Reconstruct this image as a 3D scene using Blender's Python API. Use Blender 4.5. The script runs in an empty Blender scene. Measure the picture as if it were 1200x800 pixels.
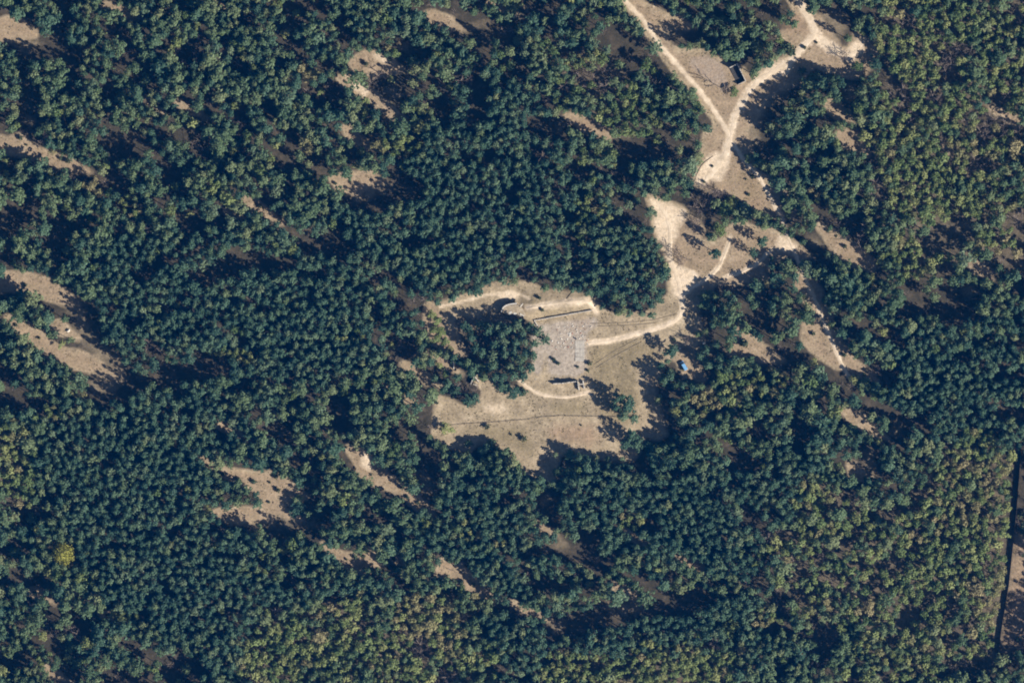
import bpy, bmesh, math, random
import numpy as np

# ------------------------------------------------------------------ camera, sky, sun, exposure
S = 0.4                                   # metres per photograph pixel on the ground
SUN_EL, SUN_AZ = 32.0, 120.0              # degrees; azimuth clockwise from +Y
CAM_H = 5000.0
sc = bpy.context.scene
col = sc.collection
cam = bpy.data.objects.new('camera', bpy.data.cameras.new('camera'))
col.objects.link(cam)
cam.location = (0, 0, CAM_H)
cam.data.sensor_width = 36
cam.data.lens = 36 * CAM_H / (1200 * S)
cam.data.clip_start = 10
cam.data.clip_end = 20000
sc.camera = cam

world = bpy.data.worlds.new('World')
sc.world = world
world.use_nodes = True
wn = world.node_tree.nodes
sky = wn.new('ShaderNodeTexSky')
sky.sky_type = 'NISHITA'
sky.sun_disc = False
sky.ozone_density = 3.5
sky.sun_elevation = math.radians(SUN_EL)
sky.sun_rotation = math.radians(SUN_AZ)
wn['Background'].inputs['Strength'].default_value = 0.05
world.node_tree.links.new(sky.outputs['Color'], wn['Background'].inputs['Color'])

sun = bpy.data.objects.new('sun', bpy.data.lights.new('sun', 'SUN'))
col.objects.link(sun)
sun.data.energy = 5.0
sun.data.angle = math.radians(0.5)
sun.data.color = (1.0, 0.93, 0.82)
sun.location = (200, -120, 300)
sun.rotation_euler = (math.radians(90 - SUN_EL), 0, math.radians(180 - SUN_AZ))

vs = sc.view_settings
vs.view_transform = 'Standard'
vs.look = 'None'
vs.exposure = 0.9
vs.gamma = 1
vs.use_curve_mapping = False
sc.cycles.filter_width = 1.9              # soft optics
sc.cycles.max_bounces = 6
sc.cycles.volume_bounces = 0

# ------------------------------------------------------------------ small helpers
rng = np.random.default_rng(11)
random.seed(11)
SX, SY = math.sin(math.radians(SUN_AZ)), -math.cos(math.radians(SUN_AZ))   # towards the sun, in px axes (y down)
SHADOW = 1 / math.tan(math.radians(SUN_EL)) / S                            # px of shadow per metre of height


def W(px, py):
    return ((px - 600) * S, (400 - py) * S)


def vnoise(x, y, seed):
    xi, yi = np.floor(x).astype(np.int64), np.floor(y).astype(np.int64)
    fx, fy = x - xi, y - yi
    fx, fy = fx * fx * (3 - 2 * fx), fy * fy * (3 - 2 * fy)

    def h(a, b):
        n = (a * 374761393 + b * 668265263 + seed * 974634777) & 0xffffffff
        n = ((n ^ (n >> 13)) * 1274126177) & 0xffffffff
        return ((n ^ (n >> 16)) & 0xffff) / 65535.0
    return (h(xi, yi) * (1 - fx) + h(xi + 1, yi) * fx) * (1 - fy) + (h(xi, yi + 1) * (1 - fx) + h(xi + 1, yi + 1) * fx) * fy


def fbm(x, y, seed, o=3):
    x, y = np.asarray(x, float), np.asarray(y, float)
    s, a, t = 0, 1, 0
    for k in range(o):
        s = s + a * vnoise(x * 2 ** k, y * 2 ** k, seed + k)
        t += a
        a *= .5
    return s / t


def seg_dist(px, py, pts):
    d = np.full(np.broadcast(px, py).shape, 1e9)
    for (x0, y0), (x1, y1) in zip(pts[:-1], pts[1:]):
        L = (x1 - x0) ** 2 + (y1 - y0) ** 2
        t = np.clip(((px - x0) * (x1 - x0) + (py - y0) * (y1 - y0)) / L, 0, 1)
        d = np.minimum(d, np.hypot(px - x0 - t * (x1 - x0), py - y0 - t * (y1 - y0)))
    return d


def in_poly(px, py, poly):
    c = np.zeros(np.broadcast(px, py).shape, bool)
    n = len(poly)
    for i in range(n):
        x0, y0 = poly[i]
        x1, y1 = poly[(i + 1) % n]
        if y0 == y1:
            continue
        c ^= ((y0 > py) != (y1 > py)) & (px < (x1 - x0) * (py - y0) / (y1 - y0) + x0)
    return c


# ------------------------------------------------------------------ the map, in photograph pixels
WALL = [(626, 375.5), (660, 369.5), (694, 363.5)]
TRACKS = [  # polyline, half width px
    ([(724, -14), (732, 0), (756, 26), (772, 51), (790, 72), (815, 100), (832, 122), (851, 151), (857, 165)], 2.6),
    ([(925, -20), (938, 4), (950, 24), (957, 40), (944, 52), (930, 69), (912, 80), (893, 92), (878, 106), (868, 124), (860, 140), (857, 160)], 4.6),
    ([(957, 40), (972, 55), (986, 64), (998, 66), (1008, 55)], 4.0),
    ([(857, 158), (852, 178), (840, 197), (824, 214)], 5.5),
    ([(857, 165), (872, 188), (889, 205), (898, 222), (906, 238), (916, 254), (922, 276), (930, 292), (940, 318), (950, 340), (960, 362), (968, 384), (977, 404), (988, 430), (1000, 450)], 2.0),
    ([(770, 236), (784, 258), (786, 282), (784, 300), (794, 326), (799, 348), (801, 364), (794, 375), (777, 383), (755, 389), (735, 395), (712, 400), (690, 402)], 3.2),
    ([(857, 278), (851, 295), (844, 312), (830, 326), (806, 340)], 2.2),
    ([(905, 292), (890, 308), (872, 318), (850, 325)], 2.0),
    ([(604, 442), (615, 451), (627, 460), (642, 464), (665, 466), (690, 460)], 1.5),
    ([(618, 361), (640, 357), (662, 353), (690, 352), (700, 367)], 2.4),
    ([(516, 360), (545, 353), (575, 345), (600, 342), (620, 350)], 1.1),
]
SANDP = [  # bright bare sand
    [(760, 230), (770, 235), (778, 238), (793, 242), (803, 247), (805, 255), (797, 268), (793, 280), (785, 290), (780, 295), (772, 280), (767, 263), (768, 250), (763, 240)],
    [(785, 307), (800, 312), (822, 322), (815, 337), (800, 352), (788, 347)],
    [(832, 180), (857, 178), (855, 193), (847, 212), (830, 213), (823, 218), (817, 220), (815, 207)],
    [(913, 273), (936, 289), (928, 298), (908, 293)],
    [(950, 35), (962, 38), (980, 52), (992, 62), (1004, 45), (1012, 48), (1012, 62), (998, 74), (985, 70), (960, 56)],
    [(890, 85), (915, 72), (930, 66), (928, 88), (905, 93), (885, 102)],
    [(625, 359), (650, 352), (690, 349), (692, 357), (640, 362)],
    [(408, 92), (425, 100), (434, 108), (428, 113), (412, 103)],
    [(424, 530), (434, 532), (440, 547), (434, 552), (422, 546)],
    [(436, 62), (458, 70), (452, 76), (440, 70)],
    [(562, 474), (580, 470), (600, 474), (596, 484), (572, 486)],
    [(582, 344), (608, 342), (610, 350), (586, 352)],
]
GRAVEL = [
    [(640, 402), (652, 384), (690, 382), (688, 404), (688, 430), (680, 442), (642, 440)],
    [(806, 70), (828, 66), (846, 74), (854, 98), (846, 104), (812, 82)],
    [(622, 382), (700, 372), (702, 384), (640, 402), (634, 440), (626, 440)],
]
BROWN = [  # reddish needle litter and old bracken
    [(662, 380), (694, 370), (698, 380), (668, 388)],
    [(640, 495), (705, 496), (702, 528), (660, 522), (640, 515)],
    [(872, 230), (895, 225), (902, 245), (890, 260), (874, 258)],
    [(1188, 630), (1280, 620), (1280, 760), (1176, 760)],
    [(662, 132), (700, 138), (715, 158), (690, 160), (672, 150)],
    [(930, 8), (944, 14), (954, 34), (944, 46), (926, 46), (914, 40)],
]
CLEAR = [
    # fort clearing
    [(515, 357), (540, 350), (562, 344), (578, 335), (600, 333), (625, 335), (640, 344), (668, 345), (690, 347), (698, 364), (722, 372), (760, 368), (776, 356), (787, 346), (786, 330), (800, 350), (806, 373), (810, 390), (796, 400), (790, 396), (780, 396), (772, 412), (760, 420), (752, 446), (757, 470), (767, 501), (752, 508), (742, 500), (727, 531), (700, 533), (660, 522), (640, 524), (634, 556), (620, 555), (597, 527), (575, 515), (542, 513), (530, 524), (510, 513), (512, 490), (514, 466), (530, 472), (545, 480), (560, 478), (570, 462), (556, 440), (575, 452), (605, 458), (618, 444), (632, 420), (638, 398), (628, 378), (612, 366), (585, 352), (560, 356), (535, 364), (518, 362)],
    [(502, 356), (516, 360), (522, 385), (532, 408), (524, 412), (508, 400), (500, 376)],
    [(470, 425), (490, 432), (507, 446), (500, 448)], [(507, 419), (520, 420), (529, 431), (520, 432)],
    # track and junctions
    [(728, -20), (745, 0), (772, 13), (780, 18), (805, 23), (785, 28), (762, 27), (774, 50), (800, 62), (830, 62), (846, 74), (873, 84), (872, 110), (860, 135), (866, 165), (862, 182), (874, 195), (888, 203), (902, 210), (906, 225), (916, 242), (916, 252), (905, 246), (898, 252), (888, 246), (870, 228), (858, 230), (845, 214), (825, 220), (815, 218), (816, 200), (826, 178), (826, 158), (842, 148), (828, 126), (808, 100), (788, 80), (768, 52), (750, 26), (722, -10)],
    [(915, -20), (934, 2), (948, 12), (958, 24), (966, 40), (980, 52), (992, 62), (1000, 50), (1004, 40), (1014, 46), (1013, 66), (1000, 75), (996, 84), (965, 82), (958, 74), (946, 72), (936, 70), (926, 84), (928, 92), (912, 92), (897, 100), (884, 108), (876, 122), (870, 140), (858, 138), (868, 112), (880, 95), (895, 82), (912, 73), (925, 68), (920, 55), (930, 48), (912, 42), (930, 38), (944, 30), (934, 14)],
    SANDP[0], SANDP[1], SANDP[3],
    [(797, 246), (812, 262), (800, 272), (822, 285), (845, 285), (856, 268), (866, 262), (880, 266), (892, 272), (900, 268), (910, 274), (905, 292), (890, 300), (880, 308), (890, 318), (886, 322), (840, 325), (822, 322), (805, 316), (786, 308), (782, 296), (792, 284)],
    [(970, 119), (982, 122), (986, 140), (973, 133)], [(981, 160), (992, 148), (1006, 178), (983, 168)],
    [(937, 318), (950, 332), (945, 345), (952, 352), (964, 362), (955, 365), (942, 350), (935, 335)],
    [(945, 375), (962, 377), (980, 405), (1010, 430), (1017, 445), (1012, 442), (1000, 430), (980, 430), (960, 417), (942, 400)],
    [(865, 382), (875, 390), (907, 415), (905, 417), (875, 417), (853, 415), (865, 405)],
    [(985, 478), (1000, 477), (1015, 492), (1031, 510), (1017, 505), (1000, 495)],
    [(995, 542), (1008, 548), (1005, 553), (1000, 562)],
    [(957, 262), (975, 272), (997, 285), (1015, 302), (1005, 312), (982, 300)],
    # north-west slivers
    [(-30, 24), (0, 25), (14, 22), (28, 26), (28, 36), (12, 41), (0, 41), (-30, 42)], [(116, 5), (130, 6), (151, 12), (147, 16), (125, 11)],
    [(-10, 160), (10, 165), (25, 160), (40, 172), (60, 183), (95, 192), (90, 197), (50, 190), (20, 178), (-10, 172)],
    [(168, 117), (174, 118), (185, 130), (180, 130)], [(205, 120), (226, 128), (238, 134), (224, 132)], [(232, -4), (260, 5), (254, 8)],
    [(500, 16), (508, 15), (531, 24), (525, 31), (505, 26)], [(572, 4), (598, 11), (596, 14), (574, 7)],
    [(412, 76), (420, 66), (435, 62), (460, 71), (455, 77), (435, 80), (420, 84)],
    [(397, 92), (407, 91), (435, 107), (472, 139), (465, 140), (430, 115), (408, 105)],
    [(402, 150), (412, 152), (423, 165), (420, 170), (408, 160)],
    [(662, 134), (690, 140), (706, 154), (690, 156)],
    # west
    [(-30, 322), (0, 322), (32, 322), (67, 332), (75, 355), (57, 350), (32, 340), (12, 332), (-30, 335)],
    [(60, 381), (70, 377), (80, 385), (82, 391), (72, 391)],
    [(8, 372), (28, 378), (55, 397), (75, 411), (96, 414), (122, 428), (122, 438), (100, 432), (82, 428), (62, 420), (50, 412), (37, 400), (20, 388)],
    [(285, 230), (300, 236), (320, 254), (312, 256), (296, 246)], [(263, 246), (280, 252), (276, 256)],
    [(388, 210), (402, 206), (440, 203), (415, 213), (402, 226)],
    [(250, 493), (262, 495), (284, 508), (280, 510), (262, 503)],
    [(232, 533), (245, 543), (270, 552), (300, 556), (325, 555), (335, 563), (347, 572), (336, 580), (338, 592), (345, 600), (330, 604), (308, 596), (303, 575), (280, 565), (255, 553)],
    [(252, 600), (280, 597), (308, 597), (300, 603), (252, 606)],
    [(407, 525), (427, 528), (435, 533), (440, 547), (450, 555), (465, 565), (460, 572), (440, 568), (425, 560), (420, 545)],
    [(468, 572), (475, 570), (497, 595), (490, 598)],
    [(447, 450), (460, 456), (458, 459)], [(470, 462), (486, 472), (480, 472)],
    [(378, 637), (390, 643), (405, 651), (437, 649), (440, 652), (418, 658), (413, 668), (400, 660)],
    [(460, 652), (478, 658), (476, 661), (462, 656)],
    [(512, 673), (520, 655), (540, 662), (550, 680), (578, 696), (562, 698), (540, 683)],
    [(624, 608), (632, 610), (648, 626), (640, 622)], [(596, 704), (622, 714), (640, 722), (620, 720)],
    [(717, 685), (735, 688), (739, 698), (725, 694)], [(728, 614), (742, 628), (762, 639), (745, 634)],
    [(790, 650), (808, 655), (828, 667), (820, 671)], [(993, 692), (1010, 701), (1006, 703)],
    [(1196, 650), (1204, 648), (1204, 676), (1194, 678)],
    [(38, 691), (52, 696), (50, 701), (40, 698)], [(75, 684), (90, 694), (84, 696)], [(118, 717), (131, 722), (126, 726)], [(54, 780), (72, 792), (66, 796)],
    [(1160, 127), (1180, 133), (1200, 146), (1192, 148)], [(1104, 170), (1118, 179), (1112, 180)], [(1137, 306), (1150, 308), (1146, 324)],
    [(792, 418), (800, 414), (812, 436), (804, 441)],
]
DARK = [  # openings whose floor lies in shade: no trees stand there
    [(10, 45), (75, 42), (97, 65), (50, 68), (25, 68)], [(25, 70), (34, 70), (45, 125), (45, 150), (25, 150)], [(128, 160), (165, 158), (168, 182), (132, 188)],
    [(62, 255), (80, 255), (76, 300), (66, 322)], [(68, 330), (108, 350), (118, 400), (132, 405), (165, 450), (125, 470), (102, 462), (100, 440), (112, 430), (92, 400), (78, 365)],
    [(155, 325), (175, 308), (195, 298), (200, 306), (175, 322), (160, 332)], [(215, 330), (245, 310), (270, 296), (300, 298), (345, 300), (345, 312), (290, 316), (240, 330)],
    [(403, 222), (440, 207), (485, 212), (480, 232), (430, 250), (408, 238)], [(350, 278), (400, 272), (402, 300), (355, 295)],
    [(165, 442), (215, 427), (272, 420), (268, 437), (200, 450)],
    [(640, 728), (700, 712), (715, 700), (760, 705), (820, 690), (850, 700), (800, 715), (740, 722), (690, 740), (640, 745)],
    [(1080, 280), (1120, 252), (1140, 258), (1130, 295), (1080, 300)], [(1095, 340), (1150, 330), (1150, 352), (1110, 362)],
    [(1040, 497), (1090, 480), (1085, 497), (1055, 515), (1035, 510)], [(1008, 520), (1028, 524), (1030, 556), (1012, 565)],
    [(605, 650), (660, 628), (685, 640), (690, 660), (650, 645), (612, 655)],
    [(957, 740), (985, 742), (980, 765), (958, 762)], [(1018, 676), (1035, 678), (1025, 700)], [(1052, 715), (1068, 722), (1052, 748)],
    [(525, 28), (582, 22), (582, 36), (532, 46)], [(618, 135), (640, 140), (638, 160), (620, 155)],
    [(300, 606), (385, 610), (375, 622), (300, 622)],
    [(1186, 540), (1206, 536), (1200, 640), (1190, 700), (1180, 770), (1160, 770), (1170, 720), (1182, 640)],
    [(870, 100), (935, 88), (940, 100), (905, 130), (890, 180), (872, 170)],
    [(505, 362), (560, 358), (615, 368), (600, 384), (575, 400), (560, 415), (545, 400), (520, 400)], [(556, 412), (580, 418), (570, 436), (556, 430)],
    [(785, 396), (830, 395), (842, 412), (812, 442), (800, 444), (786, 425)],
    [(586, 346), (616, 346), (640, 375), (606, 372), (590, 366)],
    [(460, 45), (484, 42), (488, 62), (470, 68)], [(442, 100), (470, 98), (478, 120), (455, 122)], [(552, 100), (572, 98), (570, 135), (548, 150)], [(605, 2), (632, 0), (630, 18), (608, 18)], [(715, 42), (736, 40), (742, 66), (720, 66)],
    [(648, 142), (664, 140), (664, 162), (650, 164)], [(722, 166), (758, 164), (750, 184), (726, 184)], [(-10, 245), (12, 242), (16, 276), (-10, 282)], [(386, 468), (408, 466), (410, 500), (392, 502)], [(484, 548), (510, 545), (514, 580), (496, 588)],
    [(628, 578), (652, 574), (652, 594), (630, 598)], [(762, 478), (784, 474), (788, 498), (768, 502)], [(926, 497), (962, 482), (958, 500), (932, 522)], [(940, 274), (966, 276), (968, 294), (948, 294)], [(678, 622), (698, 622), (698, 644), (682, 644)],
    [(560, 30), (580, 30), (572, 70), (552, 84)], [(330, 165), (350, 160), (352, 180), (334, 184)], [(1100, 365), (1140, 360), (1140, 376), (1104, 380)], [(1194, 600), (1212, 600), (1212, 760), (1180, 760)],
    [(1105, 90), (1120, 85), (1125, 100)], [(955, 12), (985, 6), (1000, 30), (985, 50), (968, 38)], [(640, 0), (618, 8), (640, 22), (655, 12)],
    [(990, 95), (1010, 98), (1000, 130), (985, 118)], [(770, 35), (800, 30), (812, 44), (790, 52)],
]
YELLOW = [  # cx, cy, rx, ry, share, tone (0 green, 1 olive, 2 ochre)
    (62, 186, 16, 10, .9, 2), (112, 218, 15, 14, .8, 2), (64, 226, 9, 9, .9, 1), (150, 243, 15, 12, .8, 1), (255, 220, 22, 10, .6, 1), (188, 373, 10, 9, 1, 1),
    (465, 172, 24, 12, .9, 1), (490, 135, 15, 18, .7, 1), (357, 168, 10, 8, 1, 2), (362, 83, 13, 9, .8, 2), (425, 125, 10, 8, .6, 1), (460, 60, 8, 6, 1, 1),
    (680, 80, 18, 13, .9, 1), (642, 55, 9, 8, 1, 0), (738, 132, 38, 34, .75, 0), (810, 122, 8, 7, 1, 0), (760, 80, 7, 6, 1, 0), (700, 180, 25, 12, .5, 0), (800, 118, 8, 8, .8, 0),
    (1033, 40, 9, 12, 1, 1), (1085, 40, 9, 10, 1, 1), (1065, 68, 18, 16, .9, 1), (1090, 72, 9, 10, 1, 1), (1120, 60, 70, 60, .5, 1), (1080, 140, 55, 45, .6, 1), (1150, 170, 48, 32, .7, 2), (1110, 225, 70, 35, .6, 1),
    (1110, 40, 90, 50, .4, 1), (1030, 150, 40, 40, .4, 1), (1060, 215, 40, 30, .65, 1), (957, 227, 9, 10, 1, 2), (1060, 300, 30, 25, .75, 1), (1170, 280, 18, 14, .9, 1), (1140, 310, 10, 12, .8, 2), (1060, 345, 25, 25, .4, 1), (1020, 330, 20, 10, .5, 1),
    (275, 415, 18, 14, .8, 1), (18, 535, 24, 48, .7, 1), (62, 485, 10, 8, .9, 1), (88, 460, 10, 9, .9, 2), (35, 570, 20, 25, .5, 1), (280, 392, 14, 8, .4, 1), (410, 395, 20, 12, .5, 1),
    (420, 760, 140, 55, .58, 1), (500, 730, 38, 34, .75, 2), (450, 790, 30, 15, .5, 1), (330, 775, 40, 30, .5, 1), (560, 760, 25, 20, .4, 1), (545, 700, 12, 10, .6, 1), (320, 672, 12, 7, .8, 1),
    (500, 615, 14, 10, .6, 1), (550, 620, 15, 12, .6, 1), (585, 640, 10, 8, .6, 2),
    (660, 785, 38, 20, .7, 1), (790, 778, 70, 28, .7, 1), (735, 612, 14, 9, .9, 1), (890, 722, 14, 16, .7, 2), (857, 735, 10, 10, .8, 1), (885, 650, 18, 14, .4, 1), (790, 680, 10, 8, .5, 1),
    (1140, 600, 48, 98, .88, 1), (1150, 570, 40, 50, .5, 2), (1050, 700, 125, 105, .42, 1), (950, 585, 24, 20, .8, 1), (965, 620, 14, 12, .8, 1), (960, 640, 40, 30, .4, 1), (920, 650, 14, 12, .8, 2), (970, 700, 12, 12, .8, 1), (1010, 710, 14, 12, .6, 2),
    (1090, 660, 25, 25, .5, 1), (1160, 700, 22, 30, .8, 2), (1080, 790, 60, 14, .45, 1), (925, 790, 40, 20, .3, 1), (1020, 520, 14, 12, .3, 1),
    (828, 472, 17, 15, 1, 2), (875, 450, 42, 16, .7, 1), (905, 445, 16, 16, .6, 1), (860, 468, 12, 10, .8, 1), (842, 455, 12, 8, .6, 1), (815, 455, 10, 10, .5, 1),
    (514, 385, 15, 22, .85, 1), (492, 400, 10, 8, .4, 1), (687, 237, 13, 16, .85, 1), (682, 268, 11, 16, .85, 0), (705, 250, 10, 10, .5, 1), (700, 205, 15, 10, .4, 1),
    (107, 680, 7, 8, 1, 0), (150, 722, 11, 7, 1, 0), (30, 780, 40, 20, .3, 1), (250, 640, 8, 8, .7, 0), (290, 785, 14, 12, .8, 1), (180, 795, 40, 15, .3, 1),
    (320, 10, 10, 10, .5, 0), (780, 460, 14, 10, .3, 0), (60, 130, 20, 10, .4, 0), (230, 30, 20, 15, .3, 1), (1185, 30, 20, 20, .4, 1),
]
BARE = [  # cx, cy, rx, ry, share
    (30, 165, 24, 9, .7), (90, 200, 28, 10, .7), (135, 215, 22, 16, .6), (170, 262, 14, 8, .6), (640, 95, 14, 9, .8), (702, 95, 26, 14, .7), (690, 148, 24, 11, .5), (1050, 105, 10, 13, 1), (1030, 221, 10, 13, 1),
    (1000, 264, 16, 9, .9), (1010, 285, 12, 12, .6), (1192, 255, 10, 15, 1), (1198, 720, 16, 34, .9), (178, 407, 13, 9, 1), (490, 360, 16, 14, .7), (888, 684, 15, 8, .9), (492, 760, 14, 12, .8), (522, 793, 16, 9, .8),
    (1165, 148, 24, 12, .5), (1110, 165, 20, 12, .4), (1120, 60, 18, 14, .7), (1095, 110, 14, 10, .6), (1150, 195, 20, 10, .6), (1060, 130, 12, 16, .6), (1180, 60, 14, 10, .5), (1130, 135, 14, 8, .6), (1105, 75, 10, 10, .8), (905, 628, 14, 8, .6), (820, 30, 12, 10, .4), (640, 175, 18, 10, .4), (310, 40, 14, 8, .3), (945, 655, 20, 12, .4), (85, 745, 60, 30, .12),
    (1080, 500, 10, 8, .5), (1150, 660, 20, 15, .3), (450, 95, 16, 14, .3), (540, 95, 14, 8, .7), (1060, 25, 16, 8, .7), (555, 10, 10, 8, .4), (905, 410, 0.1, 0.1, 0), (1010, 555, 12, 14, .6), (980, 690, 14, 12, .6),
]

PLANT = [  # close planted dark stands
    [(400, 225), (500, 160), (555, 60), (640, 120), (690, 200), (760, 225), (770, 350), (600, 335), (510, 370), (400, 440), (130, 450), (100, 290), (260, 270), (340, 300)],
    [(50, 470), (220, 450), (310, 500), (230, 560), (300, 640), (420, 690), (300, 720), (280, 800), (130, 700), (60, 590)],
    [(1060, 385), (1280, 360), (1280, 520), (1100, 525), (1040, 470)], [(500, 545), (640, 560), (820, 530), (960, 560), (880, 680), (700, 640), (600, 700), (480, 640)],
    [(560, 720), (900, 690), (900, 760), (600, 790)],
]
SCRUB = [  # light, low olive growth
    [(1020, -60), (1280, -60), (1280, 330), (1130, 330), (1050, 330), (1010, 220), (1030, 100)],
    [(1090, 515), (1188, 520), (1188, 780), (1060, 800), (930, 720), (890, 620), (960, 550), (1030, 600)],
    [(300, 712), (430, 690), (560, 690), (610, 880), (270, 880)], [(640, 765), (880, 742), (900, 880), (640, 880)], [(-70, 490), (35, 490), (45, 590), (-70, 600)], [(650, 40), (720, 60), (770, 130), (740, 180), (660, 140), (640, 90)],
]

# ------------------------------------------------------------------ terrain height
mound_c = (600, 368)


def height_px(px, py):
    px, py = np.asarray(px, float), np.asarray(py, float)
    z = 1.6 * (fbm(px / 110, py / 110, 5, 2) - .5) + .5 * (fbm(px / 24, py / 24, 9, 2) - .5)
    z = z + .16 * (fbm(px / 7, py / 7, 15, 2) - .5)
    # bank behind the retaining wall, sunken strip between wall and sand track
    ax, ay, bx, by = 626., 375.5, 694., 363.5
    L = math.hypot(bx - ax, by - ay)
    u = ((px - ax) * (bx - ax) + (py - ay) * (by - ay)) / L
    v = ((px - ax) * (by - ay) - (py - ay) * (bx - ax)) / L        # px north of the wall
    end = np.clip((u + 14) / 14, 0, 1) * np.clip((L + 10 - u) / 10, 0, 1)
    bank = np.clip((v - 3) / 7, 0, 1) * np.clip((40 - v) / 26, 0, 1)
    z = z + end * bank * 1.3
    # earth mound carrying the half buried bunker
    z = z + 1.0 * np.exp(-(((px - 606) / 20) ** 2 + ((py - 370) / 14) ** 2))
    return z


# ------------------------------------------------------------------ map masks on a 1 px raster (with a margin round the picture)
MX, MY = 110, 110
gx, gy = np.meshgrid(np.arange(-MX, 1200 + MX), np.arange(-MY, 800 + MY))
lit = np.zeros(gx.shape, bool)
for p in CLEAR:
    lit |= in_poly(gx + .5, gy + .5, p)
dark = np.zeros(gx.shape, bool)
for p in DARK:
    dark |= in_poly(gx + .5, gy + .5, p)


def shift(m, dx, dy):
    o = np.zeros_like(m)
    h, w = m.shape
    x0, x1, y0, y1 = max(dx, 0), w + min(dx, 0), max(dy, 0), h + min(dy, 0)
    o[y0:y1, x0:x1] = m[y0 - dy:y1 - dy, x0 - dx:x1 - dx]
    return o


def dilate(m, r):
    o = m.copy()
    for dx in range(-r, r + 1):
        for dy in range(-r, r + 1):
            if dx * dx + dy * dy <= r * r + .5:
                o |= shift(m, dx, dy)
    return o


def blur(a, r):
    a = a.astype(np.float32)
    for ax in (0, 1):
        c = np.cumsum(np.pad(a, [(r + 1, r) if i == ax else (0, 0) for i in (0, 1)], mode='edge'), axis=ax)
        a = (np.take(c, range(2 * r + 1, c.shape[ax]), ax) - np.take(c, range(0, c.shape[ax] - 2 * r - 1), ax)) / (2 * r + 1)
    return a


lit2 = lit
sundist = np.full(gx.shape, 99.)
for t in range(76, -1, -1):
    sundist[shift(lit2, round(t * SX), round(t * SY))] = t
near = dilate(lit, 4)
darkdist = np.full(gx.shape, 99.)
darkplant = dilate(dark, 4)
for t in range(30, -1, -1):
    darkdist[shift(dark, round(t * SX), round(t * SY))] = t
edge_zone = dilate(lit, 18)

# ------------------------------------------------------------------ materials


def new_mat(name):
    m = bpy.data.materials.new(name)
    m.use_nodes = True
    nt = m.node_tree
    return m, nt, nt.nodes['Principled BSDF']


def ramp(nt, src, stops):
    r = nt.nodes.new('ShaderNodeValToRGB')
    e = r.color_ramp.elements
    while len(e) < len(stops):
        e.new(.5)
    for el, (p, c) in zip(e, stops):
        el.position = p
        el.color = (*c, 1)
    nt.links.new(src, r.inputs[0])
    return r.outputs[0]


def noise(nt, scale, detail=4, rough=.6, vec=None):
    n = nt.nodes.new('ShaderNodeTexNoise')
    n.inputs['Scale'].default_value = scale
    n.inputs['Detail'].default_value = detail
    n.inputs['Roughness'].default_value = rough
    if vec is None:
        g = nt.nodes.new('ShaderNodeNewGeometry')
        vec = g.outputs['Position']
    nt.links.new(vec, n.inputs['Vector'])
    return n.outputs['Fac']


def mix(nt, fac, a, b, mode='MIX'):
    m = nt.nodes.new('ShaderNodeMix')
    m.data_type = 'RGBA'
    m.blend_type = mode
    for sock, v in ((m.inputs[0], fac), (m.inputs[6], a), (m.inputs[7], b)):
        if isinstance(v, (int, float)):
            sock.default_value = v
        elif isinstance(v, tuple):
            sock.default_value = (*v, 1)
        else:
            nt.links.new(v, sock)
    return m.outputs[2]


def foliage(name, stops, trans=.18):
    m, nt, b = new_mat(name)
    oi = nt.nodes.new('ShaderNodeObjectInfo')
    base = ramp(nt, oi.outputs['Random'], stops)
    n = noise(nt, 1.3, 2)
    fine = ramp(nt, n, [(.3, (.72, .74, .8)), (.7, (1.22, 1.2, 1.1))])
    c = mix(nt, 1.0, base, fine, 'MULTIPLY')
    nt.links.new(c, b.inputs['Base Color'])
    b.inputs['Roughness'].default_value = .62
    b.inputs['Specular IOR Level'].default_value = .25
    t = nt.nodes.new('ShaderNodeBsdfTranslucent')
    nt.links.new(c, t.inputs['Color'])
    ms = nt.nodes.new('ShaderNodeMixShader')
    ms.inputs[0].default_value = trans
    nt.links.new(b.outputs[0], ms.inputs[1])
    nt.links.new(t.outputs[0], ms.inputs[2])
    nt.links.new(ms.outputs[0], nt.nodes['Material Output'].inputs['Surface'])
    return m


def mottled(name, c0, c1, scale, rough=.9, bump=0.0, c2=None):
    m, nt, b = new_mat(name)
    n = noise(nt, scale, 6, .65)
    stops = [(.32, c0), (.68, c1)] if c2 is None else [(.28, c0), (.52, c1), (.74, c2)]
    nt.links.new(ramp(nt, n, stops), b.inputs['Base Color'])
    b.inputs['Roughness'].default_value = rough
    b.inputs['Specular IOR Level'].default_value = .15
    if bump:
        bp = nt.nodes.new('ShaderNodeBump')
        bp.inputs['Strength'].default_value = bump
        bp.inputs['Distance'].default_value = .15
        nt.links.new(noise(nt, scale * 3, 4), bp.inputs['Height'])
        nt.links.new(bp.outputs[0], b.inputs['Normal'])
    return m


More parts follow.
